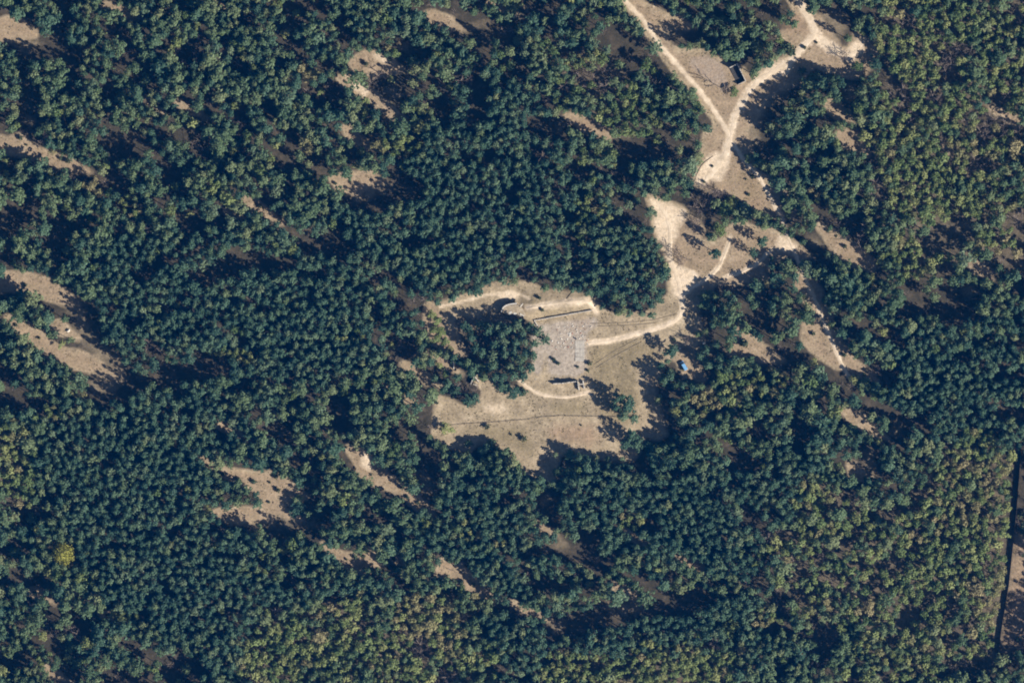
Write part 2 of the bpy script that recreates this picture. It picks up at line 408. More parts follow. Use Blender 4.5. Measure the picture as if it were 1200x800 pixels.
M = {}
M['pine'] = foliage('pine_needles', [(0, (.034, .078, .052)), (.4, (.055, .110, .067)), (.8, (.082, .140, .080)), (1, (.122, .166, .092))])
M['pine2'] = foliage('mature_pine_needles', [(0, (.060, .106, .054)), (.4, (.090, .140, .066)), (.8, (.128, .172, .080)), (1, (.178, .202, .098))])
M['leaf0'] = foliage('green_leaves', [(0, (.080, .135, .050)), (.5, (.115, .165, .055)), (1, (.150, .180, .065))], .25)
M['leaf1'] = foliage('olive_leaves', [(0, (.130, .185, .064)), (.5, (.195, .240, .086)), (1, (.265, .280, .110))], .25)
M['leaf2'] = foliage('ochre_leaves', [(0, (.190, .195, .085)), (.5, (.240, .225, .105)), (1, (.290, .250, .130))], .25)
M['gold'] = foliage('golden_leaves', [(0, (.27, .275, .05)), (1, (.30, .29, .06))], .25)
M['shrub'] = foliage('shrub_leaves', [(0, (.040, .070, .040)), (.5, (.060, .085, .045)), (1, (.090, .100, .050))], .2)
M['bark'] = mottled('pine_bark', (.10, .07, .055), (.20, .13, .09), 3)
M['twig'] = mottled('grey_twigs', (.13, .105, .09), (.24, .19, .155), 2)
M['sandy'] = mottled('pale_sand', (.40, .32, .23), (.56, .455, .335), .3, .95, .3, (.68, .57, .445))
M['concrete'] = mottled('weathered_concrete', (.25, .225, .19), (.38, .345, .295), .9, .9, .3, (.50, .46, .40))
M['rubble'] = mottled('pale_rubble', (.38, .35, .30), (.58, .54, .48), 1.2, .9, .3)
M['timber'] = mottled('dark_timber', (.05, .04, .03), (.11, .085, .06), 2)
M['rut'] = mottled('rut_turf', (.14, .115, .075), (.22, .175, .12), .8)
M['drygrass'] = foliage('dry_grass', [(0, (.20, .16, .09)), (.5, (.26, .205, .125)), (1, (.16, .15, .08))], .2)


def ground_mat():
    m, nt, b = new_mat('forest_floor')

    def at(n):
        a = nt.nodes.new('ShaderNodeAttribute')
        a.attribute_name = n
        return a.outputs['Fac']

    def thresh(attr, nscale, lo, hi, amt=.55):
        # attribute broken up by noise so that borders fray
        n = noise(nt, nscale, 5, .7)
        ma = nt.nodes.new('ShaderNodeMath')
        ma.operation = 'MULTIPLY_ADD'
        nt.links.new(n, ma.inputs[0])
        ma.inputs[1].default_value = amt
        nt.links.new(attr, ma.inputs[2])
        mr = nt.nodes.new('ShaderNodeMapRange')
        mr.inputs['From Min'].default_value = lo + amt / 2
        mr.inputs['From Max'].default_value = hi + amt / 2
        nt.links.new(ma.outputs[0], mr.inputs['Value'])
        return mr.outputs[0]
    litter = ramp(nt, noise(nt, .22, 7, .7), [(.25, (.026, .026, .018)), (.5, (.050, .043, .030)), (.75, (.105, .082, .058))])
    grass = ramp(nt, noise(nt, .16, 8, .72), [(.22, (.145, .118, .074)), (.4, (.242, .193, .128)), (.56, (.328, .262, .177)), (.74, (.48, .395, .285))])
    brown = ramp(nt, noise(nt, .3, 7, .7), [(.25, (.15, .10, .068)), (.5, (.25, .175, .115)), (.75, (.36, .265, .185))])
    gravel = ramp(nt, noise(nt, .55, 7, .75), [(.25, (.20, .165, .13)), (.5, (.32, .27, .22)), (.75, (.45, .39, .325))])
    sand = ramp(nt, noise(nt, .3, 6, .7), [(.25, (.44, .35, .25)), (.5, (.57, .46, .34)), (.75, (.67, .56, .435))])
    c = mix(nt, thresh(at('grass'), .25, .2, .7), litter, grass)
    olive = ramp(nt, noise(nt, .2, 8, .75), [(.3, (.150, .122, .072)), (.55, (.235, .188, .116)), (.75, (.33, .265, .175))])
    c = mix(nt, thresh(at('olive'), .16, .2, .85, .9), c, olive)
    c = mix(nt, thresh(at('gravel'), .4, .25, .75, .9), c, gravel)
    c = mix(nt, thresh(at('brown'), .3, .2, .9, .9), c, brown)
    c = mix(nt, thresh(at('sand'), .3, .2, .95, 1.0), c, sand)
    fine = ramp(nt, noise(nt, .9, 5, .8), [(.32, (.66, .67, .66)), (.68, (1.3, 1.28, 1.26))])
    c = mix(nt, 1.0, c, fine, 'MULTIPLY')
    nt.links.new(c, b.inputs['Base Color'])
    b.inputs['Roughness'].default_value = .95
    b.inputs['Specular IOR Level'].default_value = .1
    bp = nt.nodes.new('ShaderNodeBump')
    bp.inputs['Strength'].default_value = .5
    bp.inputs['Distance'].default_value = .25
    nt.links.new(noise(nt, 1.1, 6, .7), bp.inputs['Height'])
    nt.links.new(bp.outputs[0], b.inputs['Normal'])
    return m


M['ground'] = ground_mat()

# ------------------------------------------------------------------ object helpers


def tag(o, label=None, cat=None, group=None, kind=None):
    for k, v in (('label', label), ('category', cat), ('group', group), ('kind', kind)):
        if v:
            o[k] = v
    return o


def link(name, me, parent=None, loc=(0, 0, 0), rz=0):
    o = bpy.data.objects.new(name, me)
    col.objects.link(o)
    o.location = loc
    o.rotation_euler = (0, 0, rz)
    if parent is not None:
        o.parent = parent
    return o


def mesh(name, v, f, mat, smooth=False):
    me = bpy.data.meshes.new(name)
    me.from_pydata([tuple(p) for p in v], [], [tuple(x) for x in f])
    for m_ in (mat if isinstance(mat, (list, tuple)) else [mat]):
        me.materials.append(m_)
    if smooth:
        me.shade_smooth()
    me.update()
    return me


def bm_mesh(name, bm, mat, smooth=False):
    bmesh.ops.recalc_face_normals(bm, faces=bm.faces)
    me = bpy.data.meshes.new(name)
    bm.to_mesh(me)
    bm.free()
    me.materials.append(mat)
    if smooth:
        me.shade_smooth()
    return me


def box_mesh(name, sx, sy, sz, mat, bev=.03, jit=0.0, seg=(1, 1, 1), z0=0.0):
    """bevelled block standing on z0, optionally chipped"""
    bm = bmesh.new()
    bmesh.ops.create_cube(bm, size=1)
    for v in bm.verts:
        v.co.x *= sx
        v.co.y *= sy
        v.co.z = z0 + (v.co.z + .5) * sz
    cuts = max(seg)
    if cuts > 1:
        long = [e for e in bm.edges if abs((e.verts[0].co - e.verts[1].co).length - max(sx, sy)) < 1e-4]
        bmesh.ops.subdivide_edges(bm, edges=long, cuts=cuts - 1, use_grid_fill=True)
    if jit:
        for v in bm.verts:
            if v.co.z > z0 + sz * .5:
                v.co.z += random.uniform(-jit, jit)
            v.co.x += random.uniform(-jit, jit) * .25
            v.co.y += random.uniform(-jit, jit) * .25
    if bev:
        bmesh.ops.bevel(bm, geom=[e for e in bm.edges if e.is_boundary is False and e.calc_face_angle(0) > .5], offset=bev, segments=1, affect='EDGES')
    return bm_mesh(name, bm, mat)


def ground_z(x, y):
    return float(height_px(x / S + 600, 400 - y / S))


# ------------------------------------------------------------------ ground sheet
X0, X1, Y0, Y1 = -MX, 1200 + MX, -MY, 800 + MY
step = 2.5
xs = np.concatenate([[X0 - 1200, X0 - 600, X0 - 200, X0 - 60], np.arange(X0, X1 + .1, step), [X1 + 60, X1 + 200, X1 + 600, X1 + 1200]])
ys = np.concatenate([[Y0 - 1200, Y0 - 600, Y0 - 200, Y0 - 60], np.arange(Y0, Y1 + .1, step), [Y1 + 60, Y1 + 200, Y1 + 600, Y1 + 1200]])
PX, PY = np.meshgrid(xs, ys)
PZ = height_px(PX, PY)
nv = PX.size
co = np.stack([(PX - 600) * S, (400 - PY) * S, PZ], -1).reshape(-1, 3)
ny, nx = PX.shape
idx = np.arange(nv).reshape(ny, nx)
quads = np.stack([idx[:-1, :-1], idx[1:, :-1], idx[1:, 1:], idx[:-1, 1:]], -1).reshape(-1, 4)
me = bpy.data.meshes.new('ground')
me.vertices.add(nv)
me.vertices.foreach_set('co', co.ravel())
me.loops.add(quads.size)
me.loops.foreach_set('vertex_index', quads.ravel())
me.polygons.add(len(quads))
me.polygons.foreach_set('loop_start', np.arange(0, quads.size, 4))
me.polygons.foreach_set('loop_total', np.full(len(quads), 4))
me.update(calc_edges=True)
me.shade_smooth()
me.materials.append(M['ground'])
ix = np.clip(np.round(PX - X0).astype(int), 0, gx.shape[1] - 1)
iy = np.clip(np.round(PY - Y0).astype(int), 0, gx.shape[0] - 1)


def polymask(polys):
    m_ = np.zeros(gx.shape, bool)
    for p_ in polys:
        m_ |= in_poly(gx + .5, gy + .5, p_)
    return m_


sandw = np.maximum(blur(polymask(SANDP[:10] + SANDP[11:]), 3), .62 * blur(polymask(SANDP[10:11]), 5))
for pts, hw in TRACKS:
    d = seg_dist(gx + .5, gy + .5, pts)
    sandw = np.maximum(sandw, np.clip(1.3 - d / (hw + 1.2), 0, 1))
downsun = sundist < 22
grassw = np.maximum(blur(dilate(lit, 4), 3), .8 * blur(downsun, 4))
grassw = np.maximum(grassw, .42 * blur(dark & dilate(lit, 30), 8))
scrub_m = polymask(SCRUB)
grassw = np.maximum(grassw, .3 * blur(scrub_m, 12))
fort = polymask([CLEAR[0]])
small = np.maximum(dilate(lit & ~dilate(fort, 6) & ~polymask(CLEAR[4:10]), 4), downsun & ~dilate(fort, 20))
OLIVE = [[(692, 404), (745, 396), (776, 400), (770, 422), (745, 430), (752, 470), (740, 500), (705, 500), (700, 470), (690, 440)], [(520, 505), (575, 498), (620, 500), (630, 540), (600, 525), (560, 512)], [(610, 345), (640, 348), (625, 362), (614, 360)], [(640, 470), (690, 470), (690, 486), (645, 486)], [(630, 364), (690, 358), (692, 362), (632, 373)], [(800, 300), (835, 312), (880, 312), (880, 320), (830, 320), (806, 314)], [(860, 195), (885, 205), (895, 230), (880, 240), (866, 225)]]
fields = {'olive': .8 * blur(polymask(OLIVE), 6), 'grass': grassw, 'sand': sandw, 'gravel': blur(polymask(GRAVEL), 4), 'brown': np.maximum(.72 * blur(polymask(BROWN), 9), .52 * blur(small, 5))}
for n_, a_ in fields.items():
    at_ = me.attributes.new(n_, 'FLOAT', 'POINT')
    at_.data.foreach_set('value', a_[iy, ix].astype(np.float32).ravel())
tag(link('ground', me), kind='structure')

# ------------------------------------------------------------------ sand tracks and patches, thin sheets over the ground


def resample(pts, stp):
    out = []
    for (x0, y0), (x1, y1) in zip(pts[:-1], pts[1:]):
        n_ = max(1, int(math.hypot(x1 - x0, y1 - y0) / stp))
        out += [(x0 + (x1 - x0) * i / n_, y0 + (y1 - y0) * i / n_) for i in range(n_)]
    return np.array(out + [pts[-1]], float)


def smooth_line(pts, stp=1.5):
    p_ = resample(pts, stp)
    for _ in range(30):
        p_[1:-1] = .25 * p_[:-2] + .5 * p_[1:-1] + .25 * p_[2:]
    return p_


def strip(name, pts, hw, mat, lift, seed, cols=5, fray=.5):
    c = smooth_line(pts)
    t = np.gradient(c, axis=0)
    t /= np.linalg.norm(t, axis=1)[:, None] + 1e-9
    nrm = np.stack([-t[:, 1], t[:, 0]], -1)
    s_ = np.arange(len(c)) * 1.5
    taper = np.clip(np.minimum(np.arange(len(c)), np.arange(len(c))[::-1]) / 6, .15, 1)
    rows = []
    for k in range(cols):
        u = k / (cols - 1) * 2 - 1
        w = hw * taper * (1 - fray / 2 + fray * fbm(s_ / 4, np.full(len(c), 7.3 * (u > 0)), seed, 3))
        rows.append(c + nrm * (u * w)[:, None])
    P = np.stack(rows, 1)
    prof_ = np.array([-.04] + [lift] * (cols - 2) + [-.04])
    z = height_px(P[..., 0], P[..., 1]) + prof_[None, :]
    v = np.stack([(P[..., 0] - 600) * S, (400 - P[..., 1]) * S, z], -1).reshape(-1, 3)
    f = []
    for i in range(len(c) - 1):
        for k in range(cols - 1):
            a = i * cols + k
            f.append((a, a + 1, a + cols + 1, a + cols))
    me_ = mesh(name, v, f, mat, True)
    o = link(name, me_)
    return tag(o, kind='structure')


track_names = ['sand_track', 'sand_road', 'sand_path', 'sand_road', 'sand_track', 'sand_track', 'sand_path', 'sand_path', 'sand_path', 'sand_track', 'sand_path']
for i, (pts, hw) in enumerate(TRACKS[:10]):
    strip(track_names[i], pts, hw * .78, M['sandy'], .05 + .005 * i, 40 + i, 7, 1.5)
RUTS = [[(747, 397), (720, 411), (696, 427)], [(752, 400), (724, 415), (698, 431)], [(692, 379), (730, 378), (765, 375), (788, 369)], [(700, 382), (735, 381), (770, 378)],
        [(836, 183), (822, 192), (816, 206)], [(672, 340), (668, 346), (664, 350)]]
for i, r_ in enumerate(RUTS):
    strip('wheel_rut', r_, .7, M['rut'], .19 + .01 * i, 80 + i, 3, .9)

# ------------------------------------------------------------------ tree prototypes


class Geo:
    def __init__(s):
        s.v, s.f, s.m = [], [], []

    def tube(s, pts, rad, sides=5, mat=0):
        base = len(s.v)
        pts = [np.array(p, float) for p in pts]
        for i, p_ in enumerate(pts):
            d = pts[min(i + 1, len(pts) - 1)] - pts[max(i - 1, 0)]
            d /= np.linalg.norm(d) + 1e-9
            a = np.cross(d, (0, 0, 1)) if abs(d[2]) < .9 else np.cross(d, (1, 0, 0))
            a /= np.linalg.norm(a)
            b_ = np.cross(d, a)
            for k in range(sides):
                an = 2 * math.pi * k / sides
                s.v.append(p_ + rad[i] * (a * math.cos(an) + b_ * math.sin(an)))
        for i in range(len(pts) - 1):
            for k in range(sides):
                a0 = base + i * sides + k
                a1 = base + i * sides + (k + 1) % sides
                s.f.append((a0, a1, a1 + sides, a0 + sides))
                s.m.append(mat)

    def card(s, c, n, size, asp=1.0, mat=0):
        n = n / (np.linalg.norm(n) + 1e-9)
        a = np.cross(n, rng.normal(size=3))
        a /= np.linalg.norm(a) + 1e-9
        b_ = np.cross(n, a)
        i = len(s.v)
        w, h = size * .5, size * .5 * asp
        s.v += [c - a * w - b_ * h * .4, c + a * w * .3 - b_ * h, c + a * w + b_ * h * .3, c - a * w * .2 + b_ * h]
        s.f.append((i, i + 1, i + 2, i + 3))
        s.m.append(mat)

    def build(s, name, mats):
        me_ = mesh(name, s.v, s.f, mats)
        if len(mats) > 1:
            me_.polygons.foreach_set('material_index', s.m)
        return me_


def join_geo(a, b_):
    g = Geo()
    g.v = a.v + b_.v
    g.f = a.f + [tuple(i + len(a.v) for i in f) for f in b_.f]
    g.m = [0] * len(a.f) + [1] * len(b_.f)
    return g


def clump(g, c, r, n, size, up=.35, flat=.75):
    for _ in range(n):
        d = rng.normal(size=3)
        d /= np.linalg.norm(d)
        rr = r * rng.uniform(.45, 1.0)
        p_ = c + d * rr * np.array([1, 1, flat])
        g.card(p_, d * .9 + rng.normal(size=3) * .45 + np.array([0, 0, up]), size * rng.uniform(.7, 1.3), rng.uniform(.55, 1))


def pine(H, R, dense=1.0):
    tr, cr = Geo(), Geo()
    lean = rng.normal(0, .25, 2)
    ax = lambda z: np.array([lean[0] * (z / H) ** 2, lean[1] * (z / H) ** 2, z])
    tr.tube([ax(z) for z in (-.3, H * .3, H * .6, H * .85, H * .97)], [.19, .15, .11, .06, .02], 6)
    z0 = H * rng.uniform(.36, .46)
    nl = 6
    az = rng.uniform(0, 6.28)
    lop, lopa = rng.uniform(.1, .38), rng.uniform(0, 6.28)
    for k in range(nl):
        t = k / (nl - 1)
        z = z0 + (H * .95 - z0) * t
        rad = R * (1 - .78 * t ** 1.4) * (.72 if k == 0 else 1)
        nb = max(3, int(round(6 - 3 * t)))
        az += 1.1
        for j in range(nb):
            a = az + 2 * math.pi * j / nb + rng.normal(0, .22)
            L = rad * rng.uniform(.6, 1.2) * (1 + lop * math.cos(a - lopa))
            tip = ax(z) + np.array([math.cos(a) * L, math.sin(a) * L, .12 * L + rng.normal(0, .15)])
            tr.tube([ax(z), (ax(z) + tip) / 2 + np.array([0, 0, .1]), tip], [.05, .035, .012], 3)
            n = int(15 * dense)
            clump(cr, tip, rng.uniform(.5, .8), n, .58)
            if L > 1.1:
                clump(cr, ax(z) * .45 + tip * .55, rng.uniform(.4, .6), int(10 * dense), .55)
    clump(cr, ax(H * .97), .5, 16, .5)
    return tr, cr


def broadleaf(H, R, lobes=11):
    tr, cr = Geo(), Geo()
    top = np.array([rng.normal(0, .3), rng.normal(0, .3), H * .8])
    tr.tube([(0, 0, -.3), top * .45, top], [.17, .12, .05], 6)
    for k in range(lobes):
        a = 2.4 * k + rng.normal(0, .3)
        q = math.sqrt((k + .4) / lobes)
        L = R * .78 * q
        c = np.array([math.cos(a) * L, math.sin(a) * L, H * (.92 - .42 * q ** 2) + rng.normal(0, .25)])
        tr.tube([top * rng.uniform(.4, .75), (top * .6 + c) / 2 + np.array([0, 0, .1]), c], [.07, .05, .015], 3)
        clump(cr, c, R * rng.uniform(.32, .44), 34, .52, .3, .8)
    return tr, cr


def bare(H, R, n=9):
    tr, cr = Geo(), Geo()
    tr.tube([(0, 0, -.3), (.1, .05, H * .5), (0, .1, H * .9)], [.16, .11, .03], 5)
    for k in range(n):
        a = 2.4 * k + rng.normal(0, .3)
        z = H * rng.uniform(.25, .75)
        L = R * rng.uniform(.65, 1.05)
        base = np.array([0, 0, z])
        tip = base + np.array([math.cos(a) * L, math.sin(a) * L, L * rng.uniform(.5, 1.1)])
        tr.tube([base, (base + tip) / 2 + rng.normal(0, .12, 3), tip], [.07, .05, .02], 3)
        for _ in range(26):
            s_ = base + (tip - base) * rng.uniform(.3, 1)
            d = (tip - base) / np.linalg.norm(tip - base) + rng.normal(0, .6, 3) + np.array([0, 0, .2])
            e = s_ + d * rng.uniform(.35, .9)
            w = np.cross(d, rng.normal(size=3))
            w = w / (np.linalg.norm(w) + 1e-9) * .035
            i = len(cr.v)
            cr.v += [s_ - w, s_ + w, e]
            cr.f.append((i, i + 1, i + 2))
            cr.m.append(0)
    return tr, cr


def shrub(R, H):
    tr, cr = Geo(), Geo()
    for k in range(4):
        a = k * 1.6 + .3
        tr.tube([(0, 0, -.15), (math.cos(a) * R * .5, math.sin(a) * R * .5, H * .7)], [.05, .015], 3)
        clump(cr, np.array([math.cos(a) * R * .45, math.sin(a) * R * .45, H * rng.uniform(.45, .65)]), R * .5, 26, .34, .3, .8)
    clump(cr, np.array([0, 0, H * .7]), R * .5, 24, .34, .3, .8)
    return tr, cr


PROTO = {}


def add_protos(key, geos, mat, bark):
    lst = []
    for i, (tr, cr) in enumerate(geos):
        lst.append(dict(trunk=tr.build(key + '_trunk', [M[bark]]), crown=cr.build(key + '_crown', [M[mat]]),
                        whole=join_geo(tr, cr).build(key + '_whole', [M[bark], M[mat]])))
    PROTO[key] = lst


add_protos('pine', [pine(13, r_, d_) for r_, d_ in ((2.1, 1), (2.3, 1), (2.0, .9), (2.5, 1.1), (2.2, .9), (2.4, 1), (1.9, 1), (2.3, 1.1), (2.4, .8), (2.1, 1.1), (2.6, .9), (2.2, 1))], 'pine', 'bark')
PROTO['pine2'] = [dict(trunk=q['trunk'], crown=q['crown'].copy(), whole=q['whole'].copy()) for q in PROTO['pine']]
for q in PROTO['pine2']:
    q['crown'].materials[0] = M['pine2']
    q['whole'].materials[1] = M['pine2']
for k_ in range(3):
    add_protos('leaf%d' % k_, [broadleaf(9, 2.2), broadleaf(9, 2.4, 13), broadleaf(9, 2.0, 9), broadleaf(9, 2.3, 12)], 'leaf%d' % k_, 'bark')
add_protos('gold', [broadleaf(9, 4.6, 40)], 'gold', 'bark')
add_protos('bare', [bare(8.5, 2.6), bare(8.5, 2.3, 8), bare(8.5, 2.8, 11), bare(8.5, 2.5, 10)], 'twig', 'twig')
add_protos('shrub', [shrub(1, 1), shrub(1, 1), shrub(1, 1)], 'shrub', 'bark')
PH = {'pine': 13, 'pine2': 13, 'leaf0': 9, 'leaf1': 9, 'leaf2': 9, 'gold': 9, 'bare': 8.5, 'shrub': 1}
PR = {'pine': 2.25, 'pine2': 2.25, 'leaf0': 2.25, 'leaf1': 2.25, 'leaf2': 2.25, 'gold': 4.6, 'bare': 2.5, 'shrub': 1}

# ------------------------------------------------------------------ where trees stand
trees = []   # (px, py, kind, height m, crown radius m, label or None)


def T(x, y, kind, h, r, label=None):
    trees.append((x, y, kind, h, r, label))


MANUAL = [
    (75, 648, 'gold', 14.5, 6.0, 'round golden yellow broadleaf tree alone among dark pines'),
    (838, 296, 'pine', 11, 2.7, 'lone pine with a long shadow pointing at the sand patch'),
    (892, 283, 'pine', 9.5, 2.6, 'lone pine in the dry meadow between two sand paths, the larger of a pair'),
    (882, 297, 'pine', 8.5, 2.3, 'shorter pine of a pair in the dry meadow between two sand paths'),
    (727, 466, 'pine', 12.5, 3.0, None), (722, 478, 'pine', 9, 2.4, None), (742, 490, 'pine', 9, 2.4, None),
    (736, 476, 'pine', 13, 3.8, 'broad pine standing over the end of the rail fence'),
    (731, 487, 'pine', 11, 3.2, 'smaller pine leaning on the broad pine at the end of the rail fence'),
    (746, 520, 'pine', 11, 3.0, None), (735, 520, 'pine', 10, 2.6, None), (741, 511, 'pine', 11.5, 3.4, 'broad pine at the southern tip of the dry clearing'),
    (787, 412, 'pine', 9.5, 3.2, 'single pine between the sand path and the blue van'),
    (602, 458, 'pine', 7, 3.6, 'low rounded pine beside the curved sandy footpath'),
    (613, 459, 'shrub', 3, 2.6, 'rounded green shrub touching the low pine by the curved footpath'),
    (688, 548, 'pine', 13, 3.6, None), (678, 536, 'pine', 11, 3.0, None),
    (524, 502, 'leaf1', 5, 4.2, 'bushy olive yellow tree at the open end of the rail fence'),
    (873, 245, 'pine', 8, 4.0, 'dark rounded pine beside leafless brush in the sandy meadow'),
    (849, 246, 'leaf0', 7, 4.4, 'bright green broadleaf tree next to grey leafless brush'),
    (858, 236, 'leaf0', 6, 3.2, None),
    (843, 270, 'leaf0', 5, 3.4, 'low green tree at the foot of the leafless brush'),
    (860, 108, 'leaf0', 4, 2.6, 'small lime green tree by the roofless concrete shelter'),
    (1005, 78, 'leaf0', 5, 2.8, 'small lime green tree at the forked end of the sand road'),
    (850, 106, 'bare', 12, 3.0, 'leafless tree beside the roofless shelter casting a thin shadow on grey ground'),
    (506, 368, 'leaf1', 4, 2.2, None), (512, 376, 'leaf1', 3.6, 2.4, None), (508, 386, 'leaf0', 4, 2.2, None), (517, 388, 'leaf1', 3.4, 2.4, None), (512, 397, 'leaf1', 4, 2.4, None), (522, 400, 'leaf1', 3.2, 2.2, None), (527, 409, 'leaf2', 3, 2.0, None), (503, 402, 'leaf0', 5, 2.4, None), (515, 428, 'leaf1', 3, 2.2, None), (522, 438, 'leaf0', 4, 2.2, None),
    (566, 431, 'leaf0', 6, 2.6, None), (543, 382, 'pine', 8, 2.4, None), (563, 380, 'pine', 8, 2.2, None), (549, 384, 'pine', 7, 2.0, None),
]
for a in MANUAL:
    T(*a)
# leafless brush in the meadow
for cx, cy, rx, ry, n in ((823, 243, 14, 25, 15), (796, 300, 10, 11, 6), (982, 66, 12, 6, 4), (548, 455, 12, 9, 5), (812, 268, 6, 6, 2), (840, 224, 8, 5, 3), (905, 52, 6, 8, 2), (808, 398, 10, 5, 2)):
    for _ in range(n):
        a, q = rng.uniform(0, 6.28), math.sqrt(rng.uniform())
        T(cx + rx * q * math.cos(a), cy + ry * q * math.sin(a), 'bare', rng.uniform(4, 6), rng.uniform(2.0, 2.8))
# the grove beside the bunker
GROVE = [(571, 388), (583, 384), (596, 389), (608, 380), (620, 384), (631, 389), (637, 398), (578, 402), (590, 401), (603, 398), (614, 399), (626, 404), (566, 412), (580, 416), (592, 414), (604, 412),
         (616, 415), (628, 418), (572, 428), (584, 430), (597, 428), (609, 430), (621, 430), (590, 441), (602, 440), (613, 440), (578, 443), (556, 410), (588, 392), (612, 390), (586, 450), (553, 396)]
for x, y in GROVE:
    T(x + rng.normal(0, 1.5), y + rng.normal(0, 1.5), 'pine', rng.uniform(10.5, 13), rng.uniform(2.2, 3.0))
for x, y, h in ((708, 358, 4.5), (716, 352, 6), (722, 365, 5), (730, 356, 7.5), (738, 367, 6), (746, 358, 8), (754, 367, 7), (762, 357, 9), (770, 350, 9), (776, 341, 9), (742, 349, 10), (756, 348, 11), (728, 345, 9), (763, 368, 6),
                (820, 418, 10), (830, 427, 11), (827, 408, 9), (812, 453, 10), (798, 450, 10), (786, 442, 11), (776, 447, 11), (842, 418, 11), (838, 404, 9), (782, 423, 5), (775, 430, 6), (786, 437, 6.5)):
    T(x + rng.normal(0, 1), y + rng.normal(0, 1), 'pine', h, .9 + .17 * h)
for x, y, h, r in ((525, 450, 8, 2.6), (536, 442, 7, 2.4), (548, 470, 8, 3.0), (556, 466, 7, 2.6), (519, 458, 9, 2.5), (535, 458, 7, 2.5)):
    T(x, y, 'pine', h, r)

reserved = [(a[0], a[1], a[4] / S * .8) for a in trees]
grid = {}
CELL = 6.0


def ok(x, y, r):
    ci, cj = int(x // CELL), int(y // CELL)
    k = 3
    for i in range(ci - k, ci + k + 1):
        for j in range(cj - k, cj + k + 1):
            for (qx, qy, qr) in grid.get((i, j), ()):
                if (qx - x) ** 2 + (qy - y) ** 2 < ((r + qr)) ** 2:
                    return False
    return True


def put(x, y, r):
    grid.setdefault((int(x // CELL), int(y // CELL)), []).append((x, y, r))


for x, y, r in reserved:
    put(x, y, min(r, 13))
put(802, 429, 8)
put(806, 433, 6)
N = 90000
stand = np.zeros(gx.shape, np.int8)
stand[polymask(PLANT)] = 1
scrubw = np.zeros(gx.shape, np.float32)
for p_, w_ in zip(SCRUB, (.56, .48, .52, .5, .7, .58)):
    scrubw = np.maximum(scrubw, w_ * blur(polymask([p_]), 16))
cx_ = rng.uniform(-70, 1270, N)
cy_ = rng.uniform(-60, 870, N)
openness = fbm(cx_ / 60, cy_ / 60, 33, 3)
tallness = fbm(cx_ / 45, cy_ / 45, 51, 2)
gapn = .55 * fbm(cx_ / 26, cy_ / 20, 57, 2) + .45 * fbm(cx_ / 13, cy_ / 11, 58, 2)
sizen = fbm(cx_ / 35, cy_ / 35, 91, 2)
patchn = fbm(cx_ / 20, cy_ / 20, 123, 3)
U = rng.uniform(0, 1, (N, 4))
for i in range(N):
    x, y = cx_[i], cy_[i]
    jx, jy = int(x - X0), int(y - Y0)
    if near[jy, jx] or darkplant[jy, jx]:
        continue
    kind, ysh = 'pine', 0
    # share of broadleaf and bare trees at this spot
    for (ax_, ay_, rx, ry, sh, tone) in YELLOW:
        if ((x - ax_) / rx) ** 2 + ((y - ay_) / ry) ** 2 < .8 + .5 * gapn[i]:
            ysh = max(ysh, sh)
            if U[i, 0] >= sh:
                continue
            kind = 'leaf%d' % (tone if U[i, 3] < .7 else max(0, tone - 1) if U[i, 3] < .88 else min(2, tone + 1))
    for (ax_, ay_, rx, ry, sh) in BARE:
        if ((x - ax_) / rx) ** 2 + ((y - ay_) / ry) ** 2 < 1 and U[i, 1] < sh:
            kind = 'bare'
    st = 2 if patchn[i] < .5 + (scrubw[jy, jx] - .5) * .7 else stand[jy, jx]
    if kind == 'pine':
        if st == 2:
            q = U[i, 0]
            kind = 'leaf1' if q > .64 else 'leaf0' if q > .40 else 'leaf2' if q > .34 else 'bare' if q > .28 else 'pine2'
        elif st == 1:
            kind = 'pine2' if U[i, 0] > .9 else 'leaf0' if U[i, 0] < .012 else 'pine'
        else:
            kind = 'pine2' if U[i, 0] > .38 + .5 * (openness[i] - .5) else 'leaf%d' % int(U[i, 3] * 2) if U[i, 0] < .03 else 'pine'
    evergreen = kind[:4] == 'pine'
    u = U[i, 2]
    if st == 1:
        r = 3.25 * (.8 + .45 * u)
    elif st == 2:
        r = 4.1 * (.72 + .55 * u)
    else:
        r = (3.0 + 2.4 * sizen[i]) * (.68 + .95 * u ** 2.2)
    r *= 1 - .1 * ysh
    if gapn[i] > (.62 if st == 1 else .575 if st == 2 else .535) and ysh < .5:
        if U[i, 3] > .05 or near[jy, jx]:
            continue
        kind, evergreen, under = ('bare' if u < .55 else 'leaf1' if u < .7 else 'pine2'), False, True     # undergrowth of the gaps
    else:
        under = False
    h = (10.6 + 2.6 * tallness[i] + 2.0 * (u - .5)) if evergreen else 9.4 + 2.6 * u
    if st == 0:
        h += 1.0
    if st == 2:
        h *= .84
    elif ysh > .4:
        h *= 1 - .22 * ysh
    if darkdist[jy, jx] < 26 and evergreen:
        h = max(h, 13.5 + 2.5 * u)
    if under:
        h = 3 + 2.5 * u
    sd = sundist[jy, jx]
    if sd < 66:
        hmax = (sd + 6) / SHADOW
        if hmax < h:
            if hmax < 3.5 or (hmax < .8 * h and U[i, 3] > (.3 if hmax > .6 * h else .1)):
                continue
            h = hmax
        elif evergreen and hmax < 16.5:
            h = hmax - 1.2 * U[i, 3]
    if not ok(x, y, r):
        continue
    put(x, y, r)
    R = r * S * (1.74 if evergreen else 1.72) * (.62 + .38 * min(1, h / 9))
    T(x, y, kind, h, R)

